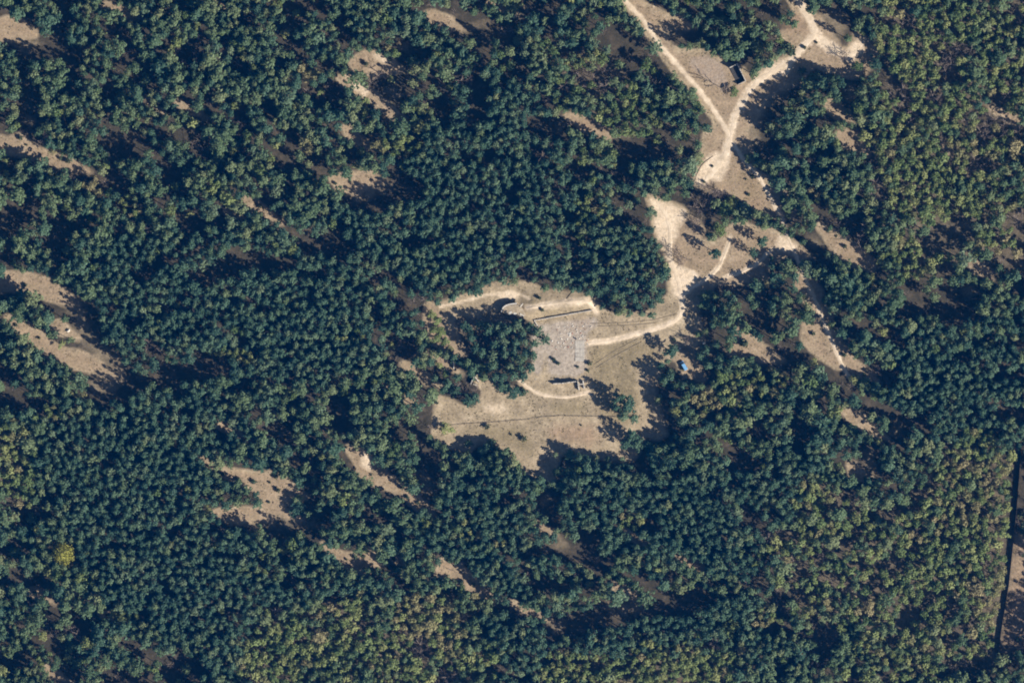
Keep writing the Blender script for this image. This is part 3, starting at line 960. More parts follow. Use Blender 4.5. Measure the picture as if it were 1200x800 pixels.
# ------------------------------------------------------------------ pick the ones that become objects; the rest becomes forest
MARKS = [  # landmark, px
    ('the grove beside the concrete bunker', 596, 412), ('the wide pale sand patch', 790, 320), ('the bend of the pale sand road', 890, 110), ('the meadow of leafless brush', 838, 250),
    ('the blue van', 801, 428), ('the low rail fence', 620, 520), ('the straight narrow sand track', 780, 50), ('the overgrown track in tan grass', 970, 400), ('the forked sandy road end', 975, 50),
    ('the tan grass glade with a boulder', 60, 390), ('the tan glade with two pointed tails', 310, 580), ('the pair of bright sand hollows', 430, 90), ('the chain of sandy slivers', 520, 670),
    ('the golden yellow tree', 75, 648), ('the dark boundary fence', 1185, 640), ('the olive woodland by the boundary fence', 1120, 590), ('the bare brown strip', 80, 190), ('the deep dark seam in the pines', 105, 400),
    ('the ochre coppice', 500, 735), ('the fallen log in the yellow wood', 1003, 697), ('the tan opening with a brown thicket', 995, 285), ('the orange sandy streak', 1010, 495), ('the leaning fallen log', 1165, 335),
    ('the small sandy triangle', 430, 545), ('the twin dark bands of shade', 740, 710), ('the small brown bay', 510, 24), ('the hidden brown hollow', 400, 215), ('the pale slivers below the dark wood', 800, 660),
    ('the bright green coppice', 740, 130), ('the tan corner glade', 14, 32), ('the tan leafless patch in the olive wood', 1050, 105), ('the ochre trees south of the van', 828, 472), ('the yellow bushes west of the bunker', 514, 385),
    ('the thin trail of sand in the pines', 300, 245), ('the narrow sand streak by a notch', 265, 500),
]
KINDW = {'pine': 'dark green pine', 'pine2': 'paler green pine', 'leaf0': 'fresh green broadleaf tree', 'leaf1': 'olive yellow broadleaf tree', 'leaf2': 'ochre broadleaf tree', 'bare': 'brown leafless tree', 'shrub': 'rounded shrub', 'gold': 'golden tree'}


def auto_label(x, y, kind, h, r):
    m_ = min(MARKS, key=lambda q: (q[1] - x) ** 2 + (q[2] - y) ** 2)
    size = 'broad' if r > (3.4 if kind[:4] == 'pine' else 2.6) else 'slim' if r < (2.9 if kind[:4] == 'pine' else 2.3) else 'mid sized'
    w = '%s %s nearest to %s' % (size, KINDW[kind], m_[0])
    return w, w


NAME = {'pine': 'pine_tree','pine2': 'pine_tree', 'leaf0': 'broadleaf_tree', 'leaf1': 'broadleaf_tree', 'leaf2': 'broadleaf_tree', 'gold': 'broadleaf_tree', 'bare': 'leafless_tree', 'shrub': 'shrub'}
CAT = {'pine': 'pine tree','pine2': 'pine tree', 'leaf0': 'tree', 'leaf1': 'tree', 'leaf2': 'tree', 'gold': 'tree', 'bare': 'bare tree', 'shrub': 'shrub'}


def place_tree(x, y, kind, h, r, label, group=None):
    p_ = PROTO[kind][random.randrange(len(PROTO[kind]))]
    wx, wy = W(x, y)
    e = bpy.data.objects.new(NAME[kind], None)
    col.objects.link(e)
    e.location = (wx, wy, ground_z(wx, wy) - .05)
    e.rotation_euler = (0, 0, random.uniform(0, 6.28))
    sxy = r / PR[kind]
    ov = random.uniform(.86, 1.16)
    e.scale = (sxy * ov, sxy / ov, h / PH[kind])
    tag(e, label, CAT[kind], group)
    link('stem' if kind == 'shrub' else 'trunk', p_['trunk'], e)
    c = link('foliage' if kind == 'shrub' else 'twigs' if kind == 'bare' else 'crown', p_['crown'], e)
    if kind == 'bare':
        c['kind'] = 'stuff'          # fine twigs nobody could pick apart
    return e


def score(t):
    x, y, kind, h, r, lab = t
    if not (4 < x < 1196 and 4 < y < 796):
        return -1
    jx, jy = int(x - X0), int(y - Y0)
    return r + (1.2 if edge_zone[jy, jx] else 0) + (9 if lab else 0) + .02 * h


chosen = set()
for fam in (('pine', 'pine2'), ('leaf0', 'leaf1', 'leaf2', 'gold'), ('bare',), ('shrub',)):
    ids = [i for i, t in enumerate(trees) if t[2] in fam and score(t) > 0]
    ids.sort(key=lambda i: -score(trees[i]))
    chosen.update(ids[:{'pine': 298, 'leaf0': 296, 'bare': 290, 'shrub': 99}[fam[0]]])
for i in sorted(chosen):
    x, y, kind, h, r, lab = trees[i]
    grp = None
    if lab is None:
        lab, grp = auto_label(x, y, kind, h, r)
    place_tree(x, y, kind, h, r, lab, grp)


def scatter(name, label, cat, pts, protos):
    """pts: (x, y, z, rz, sxy, sz, index); protos: meshes. One object of kind stuff."""
    pc = bpy.data.collections.new(name + '_sources')
    for i, me_ in enumerate(protos):
        o = bpy.data.objects.new('%s_source_%02d' % (name, i), me_)
        pc.objects.link(o)
    a = np.array(pts, float)
    me_ = bpy.data.meshes.new(name)
    me_.from_pydata([tuple(p_) for p_ in a[:, :3]], [], [])
    for n_, t_, d_ in (('rot', 'FLOAT_VECTOR', np.stack([0 * a[:, 3], 0 * a[:, 3], a[:, 3]], -1)), ('scl', 'FLOAT_VECTOR', np.stack([a[:, 4] * (ov := rng.uniform(.84, 1.18, len(a))), a[:, 4] / ov, a[:, 5]], -1))):
        me_.attributes.new(n_, t_, 'POINT').data.foreach_set('vector', d_.astype(np.float32).ravel())
    me_.attributes.new('pick', 'INT', 'POINT').data.foreach_set('value', a[:, 6].astype(np.int32))
    o = link(name, me_)
    tag(o, label, cat, None, 'stuff')
    ng = bpy.data.node_groups.new(name, 'GeometryNodeTree')
    ng.interface.new_socket('Geometry', in_out='INPUT', socket_type='NodeSocketGeometry')
    ng.interface.new_socket('Geometry', in_out='OUTPUT', socket_type='NodeSocketGeometry')
    nd, ln = ng.nodes, ng.links
    gi, go = nd.new('NodeGroupInput'), nd.new('NodeGroupOutput')
    ci = nd.new('GeometryNodeCollectionInfo')
    ci.inputs['Collection'].default_value = pc
    ci.inputs['Separate Children'].default_value = True
    ci.inputs['Reset Children'].default_value = True
    iop = nd.new('GeometryNodeInstanceOnPoints')

    def attr(n_, t_):
        q = nd.new('GeometryNodeInputNamedAttribute')
        q.data_type = t_
        q.inputs['Name'].default_value = n_
        return q.outputs['Attribute']
    ln.new(gi.outputs[0], iop.inputs['Points'])
    ln.new(ci.outputs[0], iop.inputs['Instance'])
    iop.inputs['Pick Instance'].default_value = True
    ln.new(attr('pick', 'INT'), iop.inputs['Instance Index'])
    ln.new(attr('rot', 'FLOAT_VECTOR'), iop.inputs['Rotation'])
    ln.new(attr('scl', 'FLOAT_VECTOR'), iop.inputs['Scale'])
    ln.new(iop.outputs[0], go.inputs[0])
    md = o.modifiers.new('scatter', 'NODES')
    md.node_group = ng
    return o


rest = {'pine': [], 'leaf': [], 'bare': []}
pools = {'pine': ['pine', 'pine2'], 'leaf': ['leaf0', 'leaf1', 'leaf2'], 'bare': ['bare']}
for i, (x, y, kind, h, r, lab) in enumerate(trees):
    if i in chosen or kind in ('gold', 'shrub'):
        continue
    fam = 'leaf' if kind.startswith('leaf') else kind[:4]
    off = 0
    for k_ in pools[fam]:
        if k_ == kind:
            break
        off += len(PROTO[k_])
    wx, wy = W(x, y)
    rest[fam].append((wx, wy, 0, random.uniform(0, 6.28), r / PR[kind], h / PH[kind], off + random.randrange(len(PROTO[kind]))))
SC = {'pine': ('pine_forest', 'dense dark green pine forest filling the ground between the openings', 'forest'),
      'leaf': ('broadleaf_woodland', 'yellow green broadleaf woodland mixed through the pines', 'woodland'),
      'bare': ('leafless_thicket', 'brown leafless thicket mixed through the trees', 'thicket')}
for fam, lst in rest.items():
    if lst:
        arr = np.array(lst)
        arr[:, 2] = height_px(arr[:, 0] / S + 600, 400 - arr[:, 1] / S) - .05
        scatter(*SC[fam], arr, [p_['whole'] for k_ in pools[fam] for p_ in PROTO[k_]])
print('TREES', len(trees), {k: len(v) for k, v in rest.items()})

# ------------------------------------------------------------------ small shrubs of the clearings
BUSH = [(632, 349, 1.3), (635.5, 363, 1.2), (649, 421, 1.2), (654, 425.5, 1.3), (691, 426, 1.5), (689, 434, 1.0), (571, 500, 1.7), (614, 514, 1.9), (599, 509, .7), (882, 207, 1.2), (877, 228, 1.2), (874, 210, .7),
        (825, 213, 1.0), (835, 195, .8), (581, 526, 1.1), (681, 498, .6), (677, 430, .9), (943, 56, 1.2), (957, 50, .8), (790, 398, 1.2), (512, 472, 1.0)]
BL = 'low dark bush alone on the dry open ground'
for x, y, r in BUSH:
    e = place_tree(x, y, 'shrub', r * 1.3, r, BL, 'low bushes on the open ground')
for x, y, r, h in ((905, 388, 2.6, 3), (872, 402, 2.8, 3.2), (925, 58, 3.6, 3.2), (918, 55, 2.6, 2.6), (928, 62, 2.4, 2.4)):
    place_tree(x, y, 'shrub', h, r, 'large rounded shrub at the edge of bare ground', 'large rounded shrubs')

for k in range(16):
    x, y = 1194 + rng.uniform(-4, 6) + (640 - 640), rng.uniform(600, 765)
    place_tree(x + max(0, (640 - y) * .05) , y, 'bare' if k % 3 else 'shrub', rng.uniform(1.8, 3.2), rng.uniform(1.3, 2.2), 'low scrub on the brown field beyond the dark boundary fence', 'scrub on the brown field')
gy_, gx_ = np.nonzero(lit & ~dilate(fort, 4) & ~polymask(CLEAR[4:10]) & (sandw < .2) & (gx > 0) & (gx < 1200) & (gy > 0) & (gy < 800))
kept = []
for q in rng.permutation(len(gx_)):
    x, y = gx_[q] + X0, gy_[q] + Y0
    if all((x - a_) ** 2 + (y - b_) ** 2 > 81 for a_, b_ in kept) and rng.uniform() < .5:
        kept.append((x, y))
    if len(kept) >= 50:
        break
for x, y in kept:
    r = rng.uniform(.7, 1.7)
    m_ = min(MARKS, key=lambda q: (q[1] - x) ** 2 + (q[2] - y) ** 2)
    lab = '%s bush on bare ground nearest to %s' % ('small' if r < 1.1 else 'wide', m_[0])
    place_tree(x, y, 'shrub', r * rng.uniform(.9, 1.5), r, lab, lab)

# dry grass tufts, heather and twigs of the open ground
tuft = []
for _ in range(3):
    g = Geo()
    for k in range(9):
        d = rng.normal(size=3)
        d[2] = abs(d[2]) * .6
        g.card(np.array([d[0] * .16, d[1] * .16, .1 + .06 * k / 9]), np.array([d[0], d[1], .5]), .26, .7)
    tuft.append(g.build('tuft', [M['drygrass']]))
yy, xx = np.nonzero(dilate(lit, 3))
pick = rng.choice(len(xx), 6000, replace=False)
pts = []
for q in pick:
    x, y = xx[q] + X0 + rng.uniform(), yy[q] + Y0 + rng.uniform()
    if sandw[yy[q], xx[q]] > .25 or fields['gravel'][yy[q], xx[q]] > .5 or fbm(x / 9, y / 9, 71, 2) < .42:
        continue
    wx, wy = W(x, y)
    s_ = rng.uniform(.6, 1.6)
    pts.append((wx, wy, 0, rng.uniform(0, 6.28), s_, s_ * .6, rng.integers(3)))
arr = np.array(pts)
arr[:, 2] = height_px(arr[:, 0] / S + 600, 400 - arr[:, 1] / S) - .02
scatter('dry_grass', 'tufts of dry tan grass on the open ground', 'grass', arr, tuft)

# ------------------------------------------------------------------ built things


def at(px, py, dz=0.0):
    x, y = W(px, py)
    return (x, y, ground_z(x, y) + dz)


def thing(name, label, cat, loc, rz=0, group=None):
    e = bpy.data.objects.new(name, None)
    col.objects.link(e)
    e.location = loc
    e.rotation_euler = (0, 0, rz)
    return tag(e, label, cat, group)


def ang(p0, p1):
    (x0, y0), (x1, y1) = W(*p0), W(*p1)
    return math.atan2(y1 - y0, x1 - x0), math.hypot(x1 - x0, y1 - y0)


# low rail fence across the clearing
fence_line = resample([(495, 502), (537, 497), (585, 494), (620, 491), (640, 488), (655, 487), (710, 488), (752, 488)], 7.5)
fx, fy, fz = at(*fence_line[0])
fence = thing('rail_fence', 'long low dark timber rail fence crossing the dry clearing', 'fence', (fx, fy, fz))
post_me = box_mesh('post', .2, .2, .85, M['timber'], .03, z0=-.25)
fp = [at(*p_) for p_ in fence_line]
for i, p_ in enumerate(fp):
    link('post', post_me, fence, (p_[0] - fx, p_[1] - fy, p_[2] - fz), random.uniform(0, 1))
for a, b_ in zip(fp[:-1], fp[1:]):
    L = math.dist(a, b_)
    rail_me = box_mesh('rail', L - .02, .13, .12, M['timber'], .02)
    for hz in (.36,):
        r_ = link('rail', rail_me, fence, ((a[0] + b_[0]) / 2 - fx, (a[1] + b_[1]) / 2 - fy, (a[2] + b_[2]) / 2 - fz + hz), math.atan2(b_[1] - a[1], b_[0] - a[0]))
        r_.rotation_euler[1] = -math.asin((b_[2] - a[2]) / L)

# tall dark boundary fence by the brown field
bl = resample([(1197, 522), (1191, 600), (1182, 685), (1173, 740), (1169, 776)], 7.5)
bx, by, bz = at(*bl[0])
bf = thing('boundary_fence', 'tall dark panel fence running beside the brown field', 'fence', (bx, by, bz))
bp_ = [at(*p_) for p_ in bl]
post2 = box_mesh('post', .18, .18, 2.5, M['timber'], .03, z0=-.3)
for p_ in bp_:
    link('post', post2, bf, (p_[0] - bx, p_[1] - by, p_[2] - bz))
for a, b_ in zip(bp_[:-1], bp_[1:]):
    L = math.dist(a, b_)
    pm = box_mesh('panel', L - .2, .08, 2.0, M['timber'], .01)
    link('panel', pm, bf, ((a[0] + b_[0]) / 2 - bx, (a[1] + b_[1]) / 2 - by, (a[2] + b_[2]) / 2 - bz - .05), math.atan2(b_[1] - a[1], b_[0] - a[0]))

# retaining wall: separate coping slabs on a wall of blocks
wl = resample(WALL, 8)
wx0, wy0, wz0 = at(*wl[0])
rw = thing('retaining_wall', 'long straight retaining wall with a pale concrete top edge', 'wall', (wx0, wy0, wz0))
wp = [at(*p_) for p_ in wl]
for a, b_ in zip(wp[:-1], wp[1:]):
    L, an = math.dist(a, b_), math.atan2(b_[1] - a[1], b_[0] - a[0])
    mid = ((a[0] + b_[0]) / 2 - wx0, (a[1] + b_[1]) / 2 - wy0, min(a[2], b_[2]) - wz0)
    link('wall_block', box_mesh('wall_block', L - .03, .42, 1.0, M['concrete'], .02, .03, z0=-.4), rw, mid, an)
    link('coping', box_mesh('coping', L - .05, .46, .14, M['concrete'], .02, .02, z0=.56 + random.uniform(0, .05)), rw, mid, an + random.uniform(-.01, .01))
# wing wall at the west end
an, L = ang((626, 375), (630, 382))
mx, my, mz = at(628, 378.5)
link('wing_wall', box_mesh('wing_wall', L, .4, .9, M['rubble'], .03, .05, z0=-.2), rw, (mx - wx0, my - wy0, mz - wz0), an)

# half buried bunker: curved concrete front wall, earth covered slab
bx0, by0, bz0 = at(600, 364)
bun = thing('bunker', 'half buried concrete bunker with a pale curved rim and deep shadow', 'bunker', (bx0, by0, bz0 - 1.2))
rim_px = [(587.5, 366), (588, 360), (591, 357.6), (596, 356.6), (602, 355.8), (607, 355.4)]
rim = smooth_line(rim_px, 1.2)[::2]
zt = 3.7


def wall_along(name, pts, thick, z_lo, z_hi, mat, jit=.04):
    t = np.gradient(pts, axis=0)
    t /= np.linalg.norm(t, axis=1)[:, None]
    n_ = np.stack([-t[:, 1], t[:, 0]], -1)
    v, f = [], []
    for p_, q in zip(pts, n_):
        j = random.uniform(-jit, jit)
        for s_, z in ((-1, z_lo), (1, z_lo), (1, z_hi + j), (-1, z_hi + j)):
            x, y = W(*(p_ + q * s_ * thick / S / 2))
            v.append((x - bx0, y - by0, z))
    k = len(pts)
    for i in range(k - 1):
        for c in range(4):
            a0, a1 = i * 4 + c, i * 4 + (c + 1) % 4
            f.append((a0, a1, a1 + 4, a0 + 4))
    f += [(0, 1, 2, 3), tuple((k - 1) * 4 + c for c in (3, 2, 1, 0))]
    bm = bmesh.new()
    vv = [bm.verts.new(p_) for p_ in v]
    for q in f:
        bm.faces.new([vv[i] for i in q])
    return bm_mesh(name, bm, mat)


link('rim_wall', wall_along('rim_wall', rim, .6, -1.0, zt, M['rubble']), bun)
roof_px = [(589.2, 366), (589.6, 361), (592, 358.9), (597, 357.9), (603, 357), (607.5, 356.8), (611, 359.5), (614, 364), (617, 370), (611, 371.5), (604, 369), (596, 369)]
bm = bmesh.new()
topv, botv = [], []
for x, y in roof_px:
    wx, wy = W(x, y)
    topv.append(bm.verts.new((wx - bx0, wy - by0, zt - .18 - .5 * max(0, (x - 606) / 10))))
    botv.append(bm.verts.new((wx - bx0, wy - by0, -1.0)))
bm.faces.new(topv)
for i in range(len(topv)):
    j = (i + 1) % len(topv)
    bm.faces.new([topv[j], topv[i], botv[i], botv[j]])
bmesh.ops.triangulate(bm, faces=[f for f in bm.faces if len(f.verts) > 4])
M['bunker_earth'] = mottled('bunker_roof_earth', (.18, .145, .10), (.29, .235, .165), .7, .95, .5, (.42, .35, .26))
link('roof_slab', bm_mesh('roof_slab', bm, M['bunker_earth']), bun)
for (x, y, sx, sy, sz, rz) in ((611.2, 357.6, .5, 1.9, .9, -.6), (598, 366.5, 1.6, 1.2, .5, .4), (603.5, 367.5, 1.5, 1.1, .5, -.3), (611.5, 369, 2.2, .7, .5, -.55)):
    wx, wy = W(x, y)
    link('concrete_block', box_mesh('concrete_block', sx, sy, sz, M['rubble'], .05, .08, z0=zt - .55), bun, (wx - bx0, wy - by0, 0), rz)

# roofless three-sided shelter by the track
ca = ang((867.5, 84), (873.5, 96))[0]
cxp, cyp = 864, 87.5
sx0, sy0, sz0 = at(cxp, cyp)
an = ang((857.5, 77), (868, 98))[0]            # long axis
sh = thing('roofless_shelter', 'roofless concrete shelter with pale wall tops and black interior', 'shelter', (sx0, sy0, sz0), an)
LL, WW, HH = 9.2, 4.2, 2.8
M['floor_dark'] = mottled('shade_dark_floor', (.03, .03, .03), (.06, .055, .05), 1.0)  # near-black colour paints in the shade the walls throw on the floor
link('long_wall', box_mesh('long_wall', LL, .34, HH + .3, M['rubble'], .03, .05, (5, 1, 1), -.3), sh, (0, WW / 2, 0))
link('end_wall', box_mesh('end_wall', .34, WW - .38, HH + .3, M['rubble'], .03, .04, (1, 3, 1), -.3), sh, (-LL / 2 + .17, -.02, 0))
link('end_wall', box_mesh('end_wall', .3, WW - .6, HH * .8, M['concrete'], .03, .04, (1, 3, 1), -.3), sh, (LL / 2 - .15, -.02, 0))
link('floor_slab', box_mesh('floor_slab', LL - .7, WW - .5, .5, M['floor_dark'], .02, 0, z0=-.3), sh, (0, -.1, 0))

# L shaped ruin on the gravel pad
rx, ry, rz_ = at(662, 447)
ruin = thing('ruined_wall', 'broken concrete wall corner throwing a dark shadow onto the gravel pad', 'ruin', (rx, ry, rz_))


def wall_seg(parent, org, p0, p1, h, th, mat='concrete', name='wall', jit=.12):
    an_, L_ = ang(p0, p1)
    x, y = W((p0[0] + p1[0]) / 2, (p0[1] + p1[1]) / 2)
    me_ = box_mesh(name, L_, th, h + .3, M[mat], .03, jit, (5, 1, 1), -.3)
    return link(name, me_, parent, (x - org[0], y - org[1], ground_z(x, y) - org[2]), an_)


O = (rx, ry, rz_)
wall_seg(ruin, O, (648, 449.5), (658, 449), 1.9, .5)
wall_seg(ruin, O, (658.3, 448.9), (664, 448.4), 2.9, .5)
wall_seg(ruin, O, (664.3, 448.2), (675.2, 446.8), 2.1, .5)
wall_seg(ruin, O, (677, 446), (678.6, 457), 1.5, .5)
wall_seg(ruin, O, (683.2, 446), (684.6, 455), 1.3, .5, 'rubble')
link('lintel', box_mesh('lintel', 3.0, .5, .35, M['concrete'], .03, .03, z0=1.35), ruin, (W(680.5, 450)[0] - rx, W(680.5, 450)[1] - ry, at(680.5, 450)[2] - rz_), .1)

# small ruins west of the grove
ox, oy, oz = at(531, 422)
r1 = thing('ruined_wall', 'narrow upright concrete slab with a black strip of shade west of the grove', 'ruin', (ox, oy, oz))
wall_seg(r1, (ox, oy, oz), (530.5, 411), (531, 421), 1.9, .45)
wall_seg(r1, (ox, oy, oz), (531.1, 421.4), (532, 432), 1.5, .45, 'rubble')
ox, oy, oz = at(556, 446)
r2 = thing('ruined_hut', 'tiny roofless hut ruin with two pale slanting walls', 'ruin', (ox, oy, oz))
wall_seg(r2, (ox, oy, oz), (551.5, 450), (555.5, 441), 1.7, .5, 'rubble')
wall_seg(r2, (ox, oy, oz), (556.5, 441), (561.5, 448), 1.7, .5, 'rubble')
wall_seg(r2, (ox, oy, oz), (554.5, 450), (559.5, 451.5), .6, .5)

# concrete slab on the pad, split into its panes
px_, py_, pz_ = at(679.5, 411)
pad = thing('concrete_slab', 'flat grey concrete slab floor in the middle of the gravel pad', 'slab', (px_, py_, max(at(x_, y_)[2] for x_ in (675, 684) for y_ in (400, 411, 422)) - .38))
for i in range(2):
    for j in range(5):
        link('slab', box_mesh('slab', 2.15, 1.9, .5, M['concrete'], .02, .015), pad, ((i - .5) * 2.2, (j - 2) * 1.95, random.uniform(-.02, .02)), random.uniform(-.01, .01))


def rock_mesh(sx, sy, sz, seed, mat='rubble'):
    r_ = random.Random(seed)
    bm = bmesh.new()
    for _ in range(16):
        v = [r_.gauss(0, 1) for _ in range(3)]
        n_ = math.sqrt(sum(q * q for q in v))
        bm.verts.new((v[0] / n_ * sx / 2, v[1] / n_ * sy / 2, max(-.35, v[2] / n_) * sz / 2 + sz * .2))
    res = bmesh.ops.convex_hull(bm, input=bm.verts)
    bmesh.ops.delete(bm, geom=[g for g in res['geom_interior'] if isinstance(g, bmesh.types.BMVert)], context='VERTS')
    return bm_mesh('chunk', bm, M[mat])


CH = [(668, 392, 3.2, 1.9, .6), (675.5, 386, 1.3, 1.0, .6), (671.6, 381.6, .9, .8, .5), (682.5, 394, 1.0, .9, .5), (678.6, 397, .9, 1.1, .5), (692.6, 382.5, .9, .8, .5), (647, 399.5, 1.3, 1.2, .6), (658, 397, .9, 1.6, .5),
      (660, 402, 1.0, .9, .5), (683, 393, .8, .8, .4), (662, 386, .9, .6, .4), (657, 391, .8, .8, .5), (665, 397, 1.1, .8, .4), (680, 388, .7, .9, .5), (673, 395, .8, .6, .4), (686, 399, .9, .7, .4), (627.5, 444, .9, .8, .5), (652, 407, .8, .8, .4), (669, 402, .7, 1.0, .4), (655, 383, .7, .6, .4)]
for i, (x, y, sx, sy, sz) in enumerate(CH):
    lab, grp = ('pale rubble chunk scattered on the gravel pad', 'rubble chunks on the gravel pad') if i else ('largest pale rubble slab amid the smaller chunks on the gravel pad', None)
    tag(link('rubble_chunk', rock_mesh(sx * .85, sy * .85, sz * .8, 100 + i), None, at(x, y), random.uniform(0, 3)), lab, 'rubble', grp)
M['brick'] = mottled('reddish_brick', (.22, .12, .085), (.34, .20, .145), 1.5, .9, .3)
for k in range(46):
    x, y = rng.uniform(640, 692), rng.uniform(374, 410)
    if y < 384 - (x - 640) * .2:
        continue
    sz_ = rng.uniform(.5, 1.2)
    red = k % 5 < 2
    tag(link('brick_chunk' if red else 'rubble_chunk', rock_mesh(sz_, sz_ * rng.uniform(.5, 1), .35, 400 + k, 'brick' if red else 'rubble' if k % 2 else 'concrete'), None, at(x, y), rng.uniform(0, 3)),
        'reddish brick chunk scattered on the gravel pad' if red else 'pale rubble chunk scattered on the gravel pad', 'rubble', 'brick chunks on the gravel pad' if red else 'rubble chunks on the gravel pad')
p_ = at(676, 397.5)
tag(link('marker_post', box_mesh('marker_post', .5, .5, 1.4, M['concrete'], .05, .02, z0=-.2), None, p_), 'short concrete post among the rubble chunks', 'post')
for i, (x, y, s_, lab) in enumerate(((797, 408.5, 1.5, 'bright white boulder near the single pine by the van'), (825, 402, 1.7, 'white boulder in tree shade away from the van'), (80, 387, 2.2, 'pale boulder in the tan grass glade'))):
    tag(link('boulder', rock_mesh(s_, s_ * .85, s_ * .7, 300 + i, 'rubble'), None, at(x, y), .5 * i), lab, 'boulder')

# fallen logs in the glades


def log(px, py, L, a, r=.2):
    g = Geo()
    g.tube([(-L / 2, 0, r * .7), (0, .05, r * .75), (L / 2, 0, r * .6)], [r, r * .8, r * .45], 7)
    for s_ in (-.2, .1, .3):
        g.tube([(L * s_, 0, r), (L * (s_ + .08), random.choice((-1, 1)) * .8, r + .3)], [.06, .02], 3)
    tag(link('fallen_log', g.build('fallen_log', [M['twig']]), None, at(px, py), a), 'grey fallen log lying in a sandy gap', 'log', 'fallen logs in sandy gaps')


for x, y, L, a in ((455, 127, 8, -.7), (1003, 697, 8, -.5), (1000, 560, 6, -.9), (1165, 335, 9, -1.1), (325, 484, 8, -.6), (530, 668, 5, -.4), (1046, 672, 6, -.8), (1110, 176, 6, -.5)):
    log(x, y, L, a)

# ------------------------------------------------------------------ blue van
M['van'], nt_, b_ = new_mat('blue_paint')
b_.inputs['Base Color'].default_value = (.10, .33, .72, 1)
b_.inputs['Roughness'].default_value = .35
nt_.links.new(ramp(nt_, noise(nt_, 2, 4), [(.3, (.13, .30, .52)), (.7, (.18, .38, .62))]), b_.inputs['Base Color'])
M['glass'], nt_, b_ = new_mat('dark_glass')
b_.inputs['Base Color'].default_value = (.02, .025, .03, 1)
b_.inputs['Roughness'].default_value = .08
M['tyre'] = mottled('tyre_rubber', (.015, .015, .015), (.03, .03, .03), 4)
M['metal'] = mottled('wheel_metal', (.4, .4, .4), (.55, .55, .55), 6, .4)
M['lamp'] = mottled('lamp_glass', (.6, .6, .55), (.75, .75, .7), 6, .2)
M['redlamp'] = mottled('tail_lamp', (.3, .02, .02), (.4, .03, .03), 6, .3)
va = ang((805, 434), (798, 422.5))[0]
van = thing('van', 'bright blue van parked in a gap among the pines', 'van', at(801.3, 428.3, .02), va)
van.scale = (.88, .88, .88)
prof = [(-2.6, .35), (2.55, .35), (2.62, .75), (2.5, 1.05), (1.75, 1.25), (1.15, 2.0), (.9, 2.1), (-2.45, 2.12), (-2.6, 1.9)]
bm = bmesh.new()
L_, R_ = [], []
for x, z in prof:
    tp = .1 if z > 1.2 else 0
    L_.append(bm.verts.new((x, .98 - tp, z)))
    R_.append(bm.verts.new((x, -.98 + tp, z)))
bm.faces.new(L_)
bm.faces.new(R_[::-1])
for i in range(len(prof)):
    j = (i + 1) % len(prof)
    bm.faces.new([L_[j], L_[i], R_[i], R_[j]])
bmesh.ops.recalc_face_normals(bm, faces=bm.faces)
bmesh.ops.bevel(bm, geom=[e for e in bm.edges if e.calc_face_angle(0) > .25], offset=.05, segments=2, affect='EDGES')
link('body', bm_mesh('body', bm, M['van']), van)


def quad_part(name, corners, mat, th=.02):
    c = np.array(corners, float)
    n_ = np.cross(c[1] - c[0], c[2] - c[0])
    n_ = n_ / np.linalg.norm(n_) * th
    v = list(c - n_) + list(c + n_)
    f = [(3, 2, 1, 0), (4, 5, 6, 7)] + [(i, (i + 1) % 4, (i + 1) % 4 + 4, i + 4) for i in range(4)]
    return link(name, mesh(name, v, f, M[mat]), van)


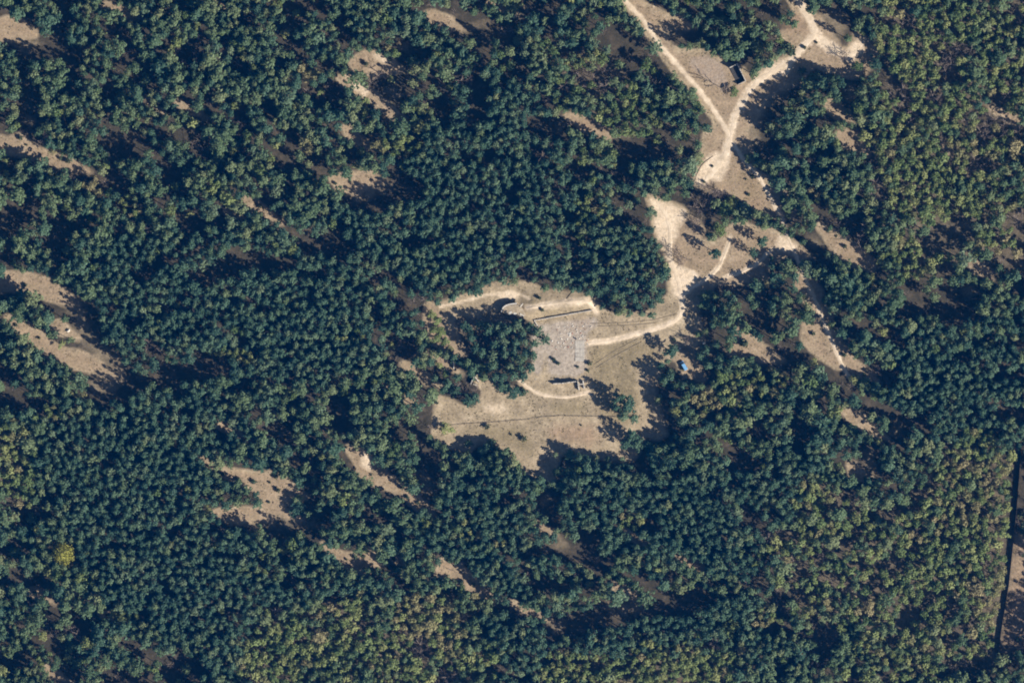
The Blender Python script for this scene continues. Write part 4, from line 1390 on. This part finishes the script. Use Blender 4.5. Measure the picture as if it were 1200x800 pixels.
quad_part('windscreen', [(1.70, .78, 1.34), (1.70, -.78, 1.34), (1.20, -.72, 1.97), (1.20, .72, 1.97)], 'glass', .03)
for s_ in (1, -1):
    quad_part('side_window', [(1.35, .93 * s_, 1.28), (.35, .93 * s_, 1.28), (.35, .875 * s_, 1.85), (.98, .875 * s_, 1.85)], 'glass', .04)
    quad_part('headlight', [(2.59, .85 * s_, .72), (2.59, .55 * s_, .72), (2.53, .55 * s_, .95), (2.53, .85 * s_, .95)], 'lamp', .04)
    quad_part('tail_light', [(-2.61, .88 * s_, .8), (-2.61, .74 * s_, .8), (-2.61, .74 * s_, 1.3), (-2.61, .88 * s_, 1.3)], 'redlamp', .02)
    mir = link('mirror', box_mesh('mirror', .12, .2, .22, M['tyre'], .03), van, (1.3, 1.06 * s_, 1.25))
quad_part('rear_window', [(-2.6, .7, 1.35), (-2.6, -.7, 1.35), (-2.585, -.66, 1.88), (-2.585, .66, 1.88)], 'glass', .03)
for x in (1.65, -1.65):
    for s_ in (1, -1):
        for nm, r0, wd, mt in (('wheel', .34, .22, 'tyre'), ('hubcap', .2, .24, 'metal')):
            bm = bmesh.new()
            bmesh.ops.create_cone(bm, cap_ends=True, segments=18, radius1=r0, radius2=r0, depth=wd)
            bmesh.ops.rotate(bm, verts=bm.verts, matrix=__import__('mathutils').Matrix.Rotation(math.pi / 2, 3, 'X'))
            me_ = bm_mesh(nm, bm, M[mt])
            if nm == 'wheel':
                wheel = link('wheel', me_, van, (x, .9 * s_, .34))
            else:
                link('hubcap', me_, wheel, (0, 0, 0))

# ------------------------------------------------------------------ air between the lens and the ground
HAZE = 9e-6
if HAZE:
    hx, hy = (X1 - X0) / 2 * S + 1300 * S, (Y1 - Y0) / 2 * S + 1300 * S
    bm = bmesh.new()
    bmesh.ops.create_cube(bm, size=2)
    for v in bm.verts:
        v.co.x *= hx
        v.co.y *= hy
        v.co.z = -4 if v.co.z < 0 else CAM_H + 20
    m, nt, b = new_mat('haze_air')
    nt.nodes.remove(b)
    pv = nt.nodes.new('ShaderNodeVolumePrincipled')
    pv.inputs['Density'].default_value = HAZE
    pv.inputs['Color'].default_value = (.0, .28, 1.0, 1)
    pv.inputs['Anisotropy'].default_value = 0
    nt.links.new(pv.outputs[0], nt.nodes['Material Output'].inputs['Volume'])
    tag(link('haze', bm_mesh('haze', bm, m)), 'thin blue air between the viewer and the forest', 'haze', None, 'stuff')
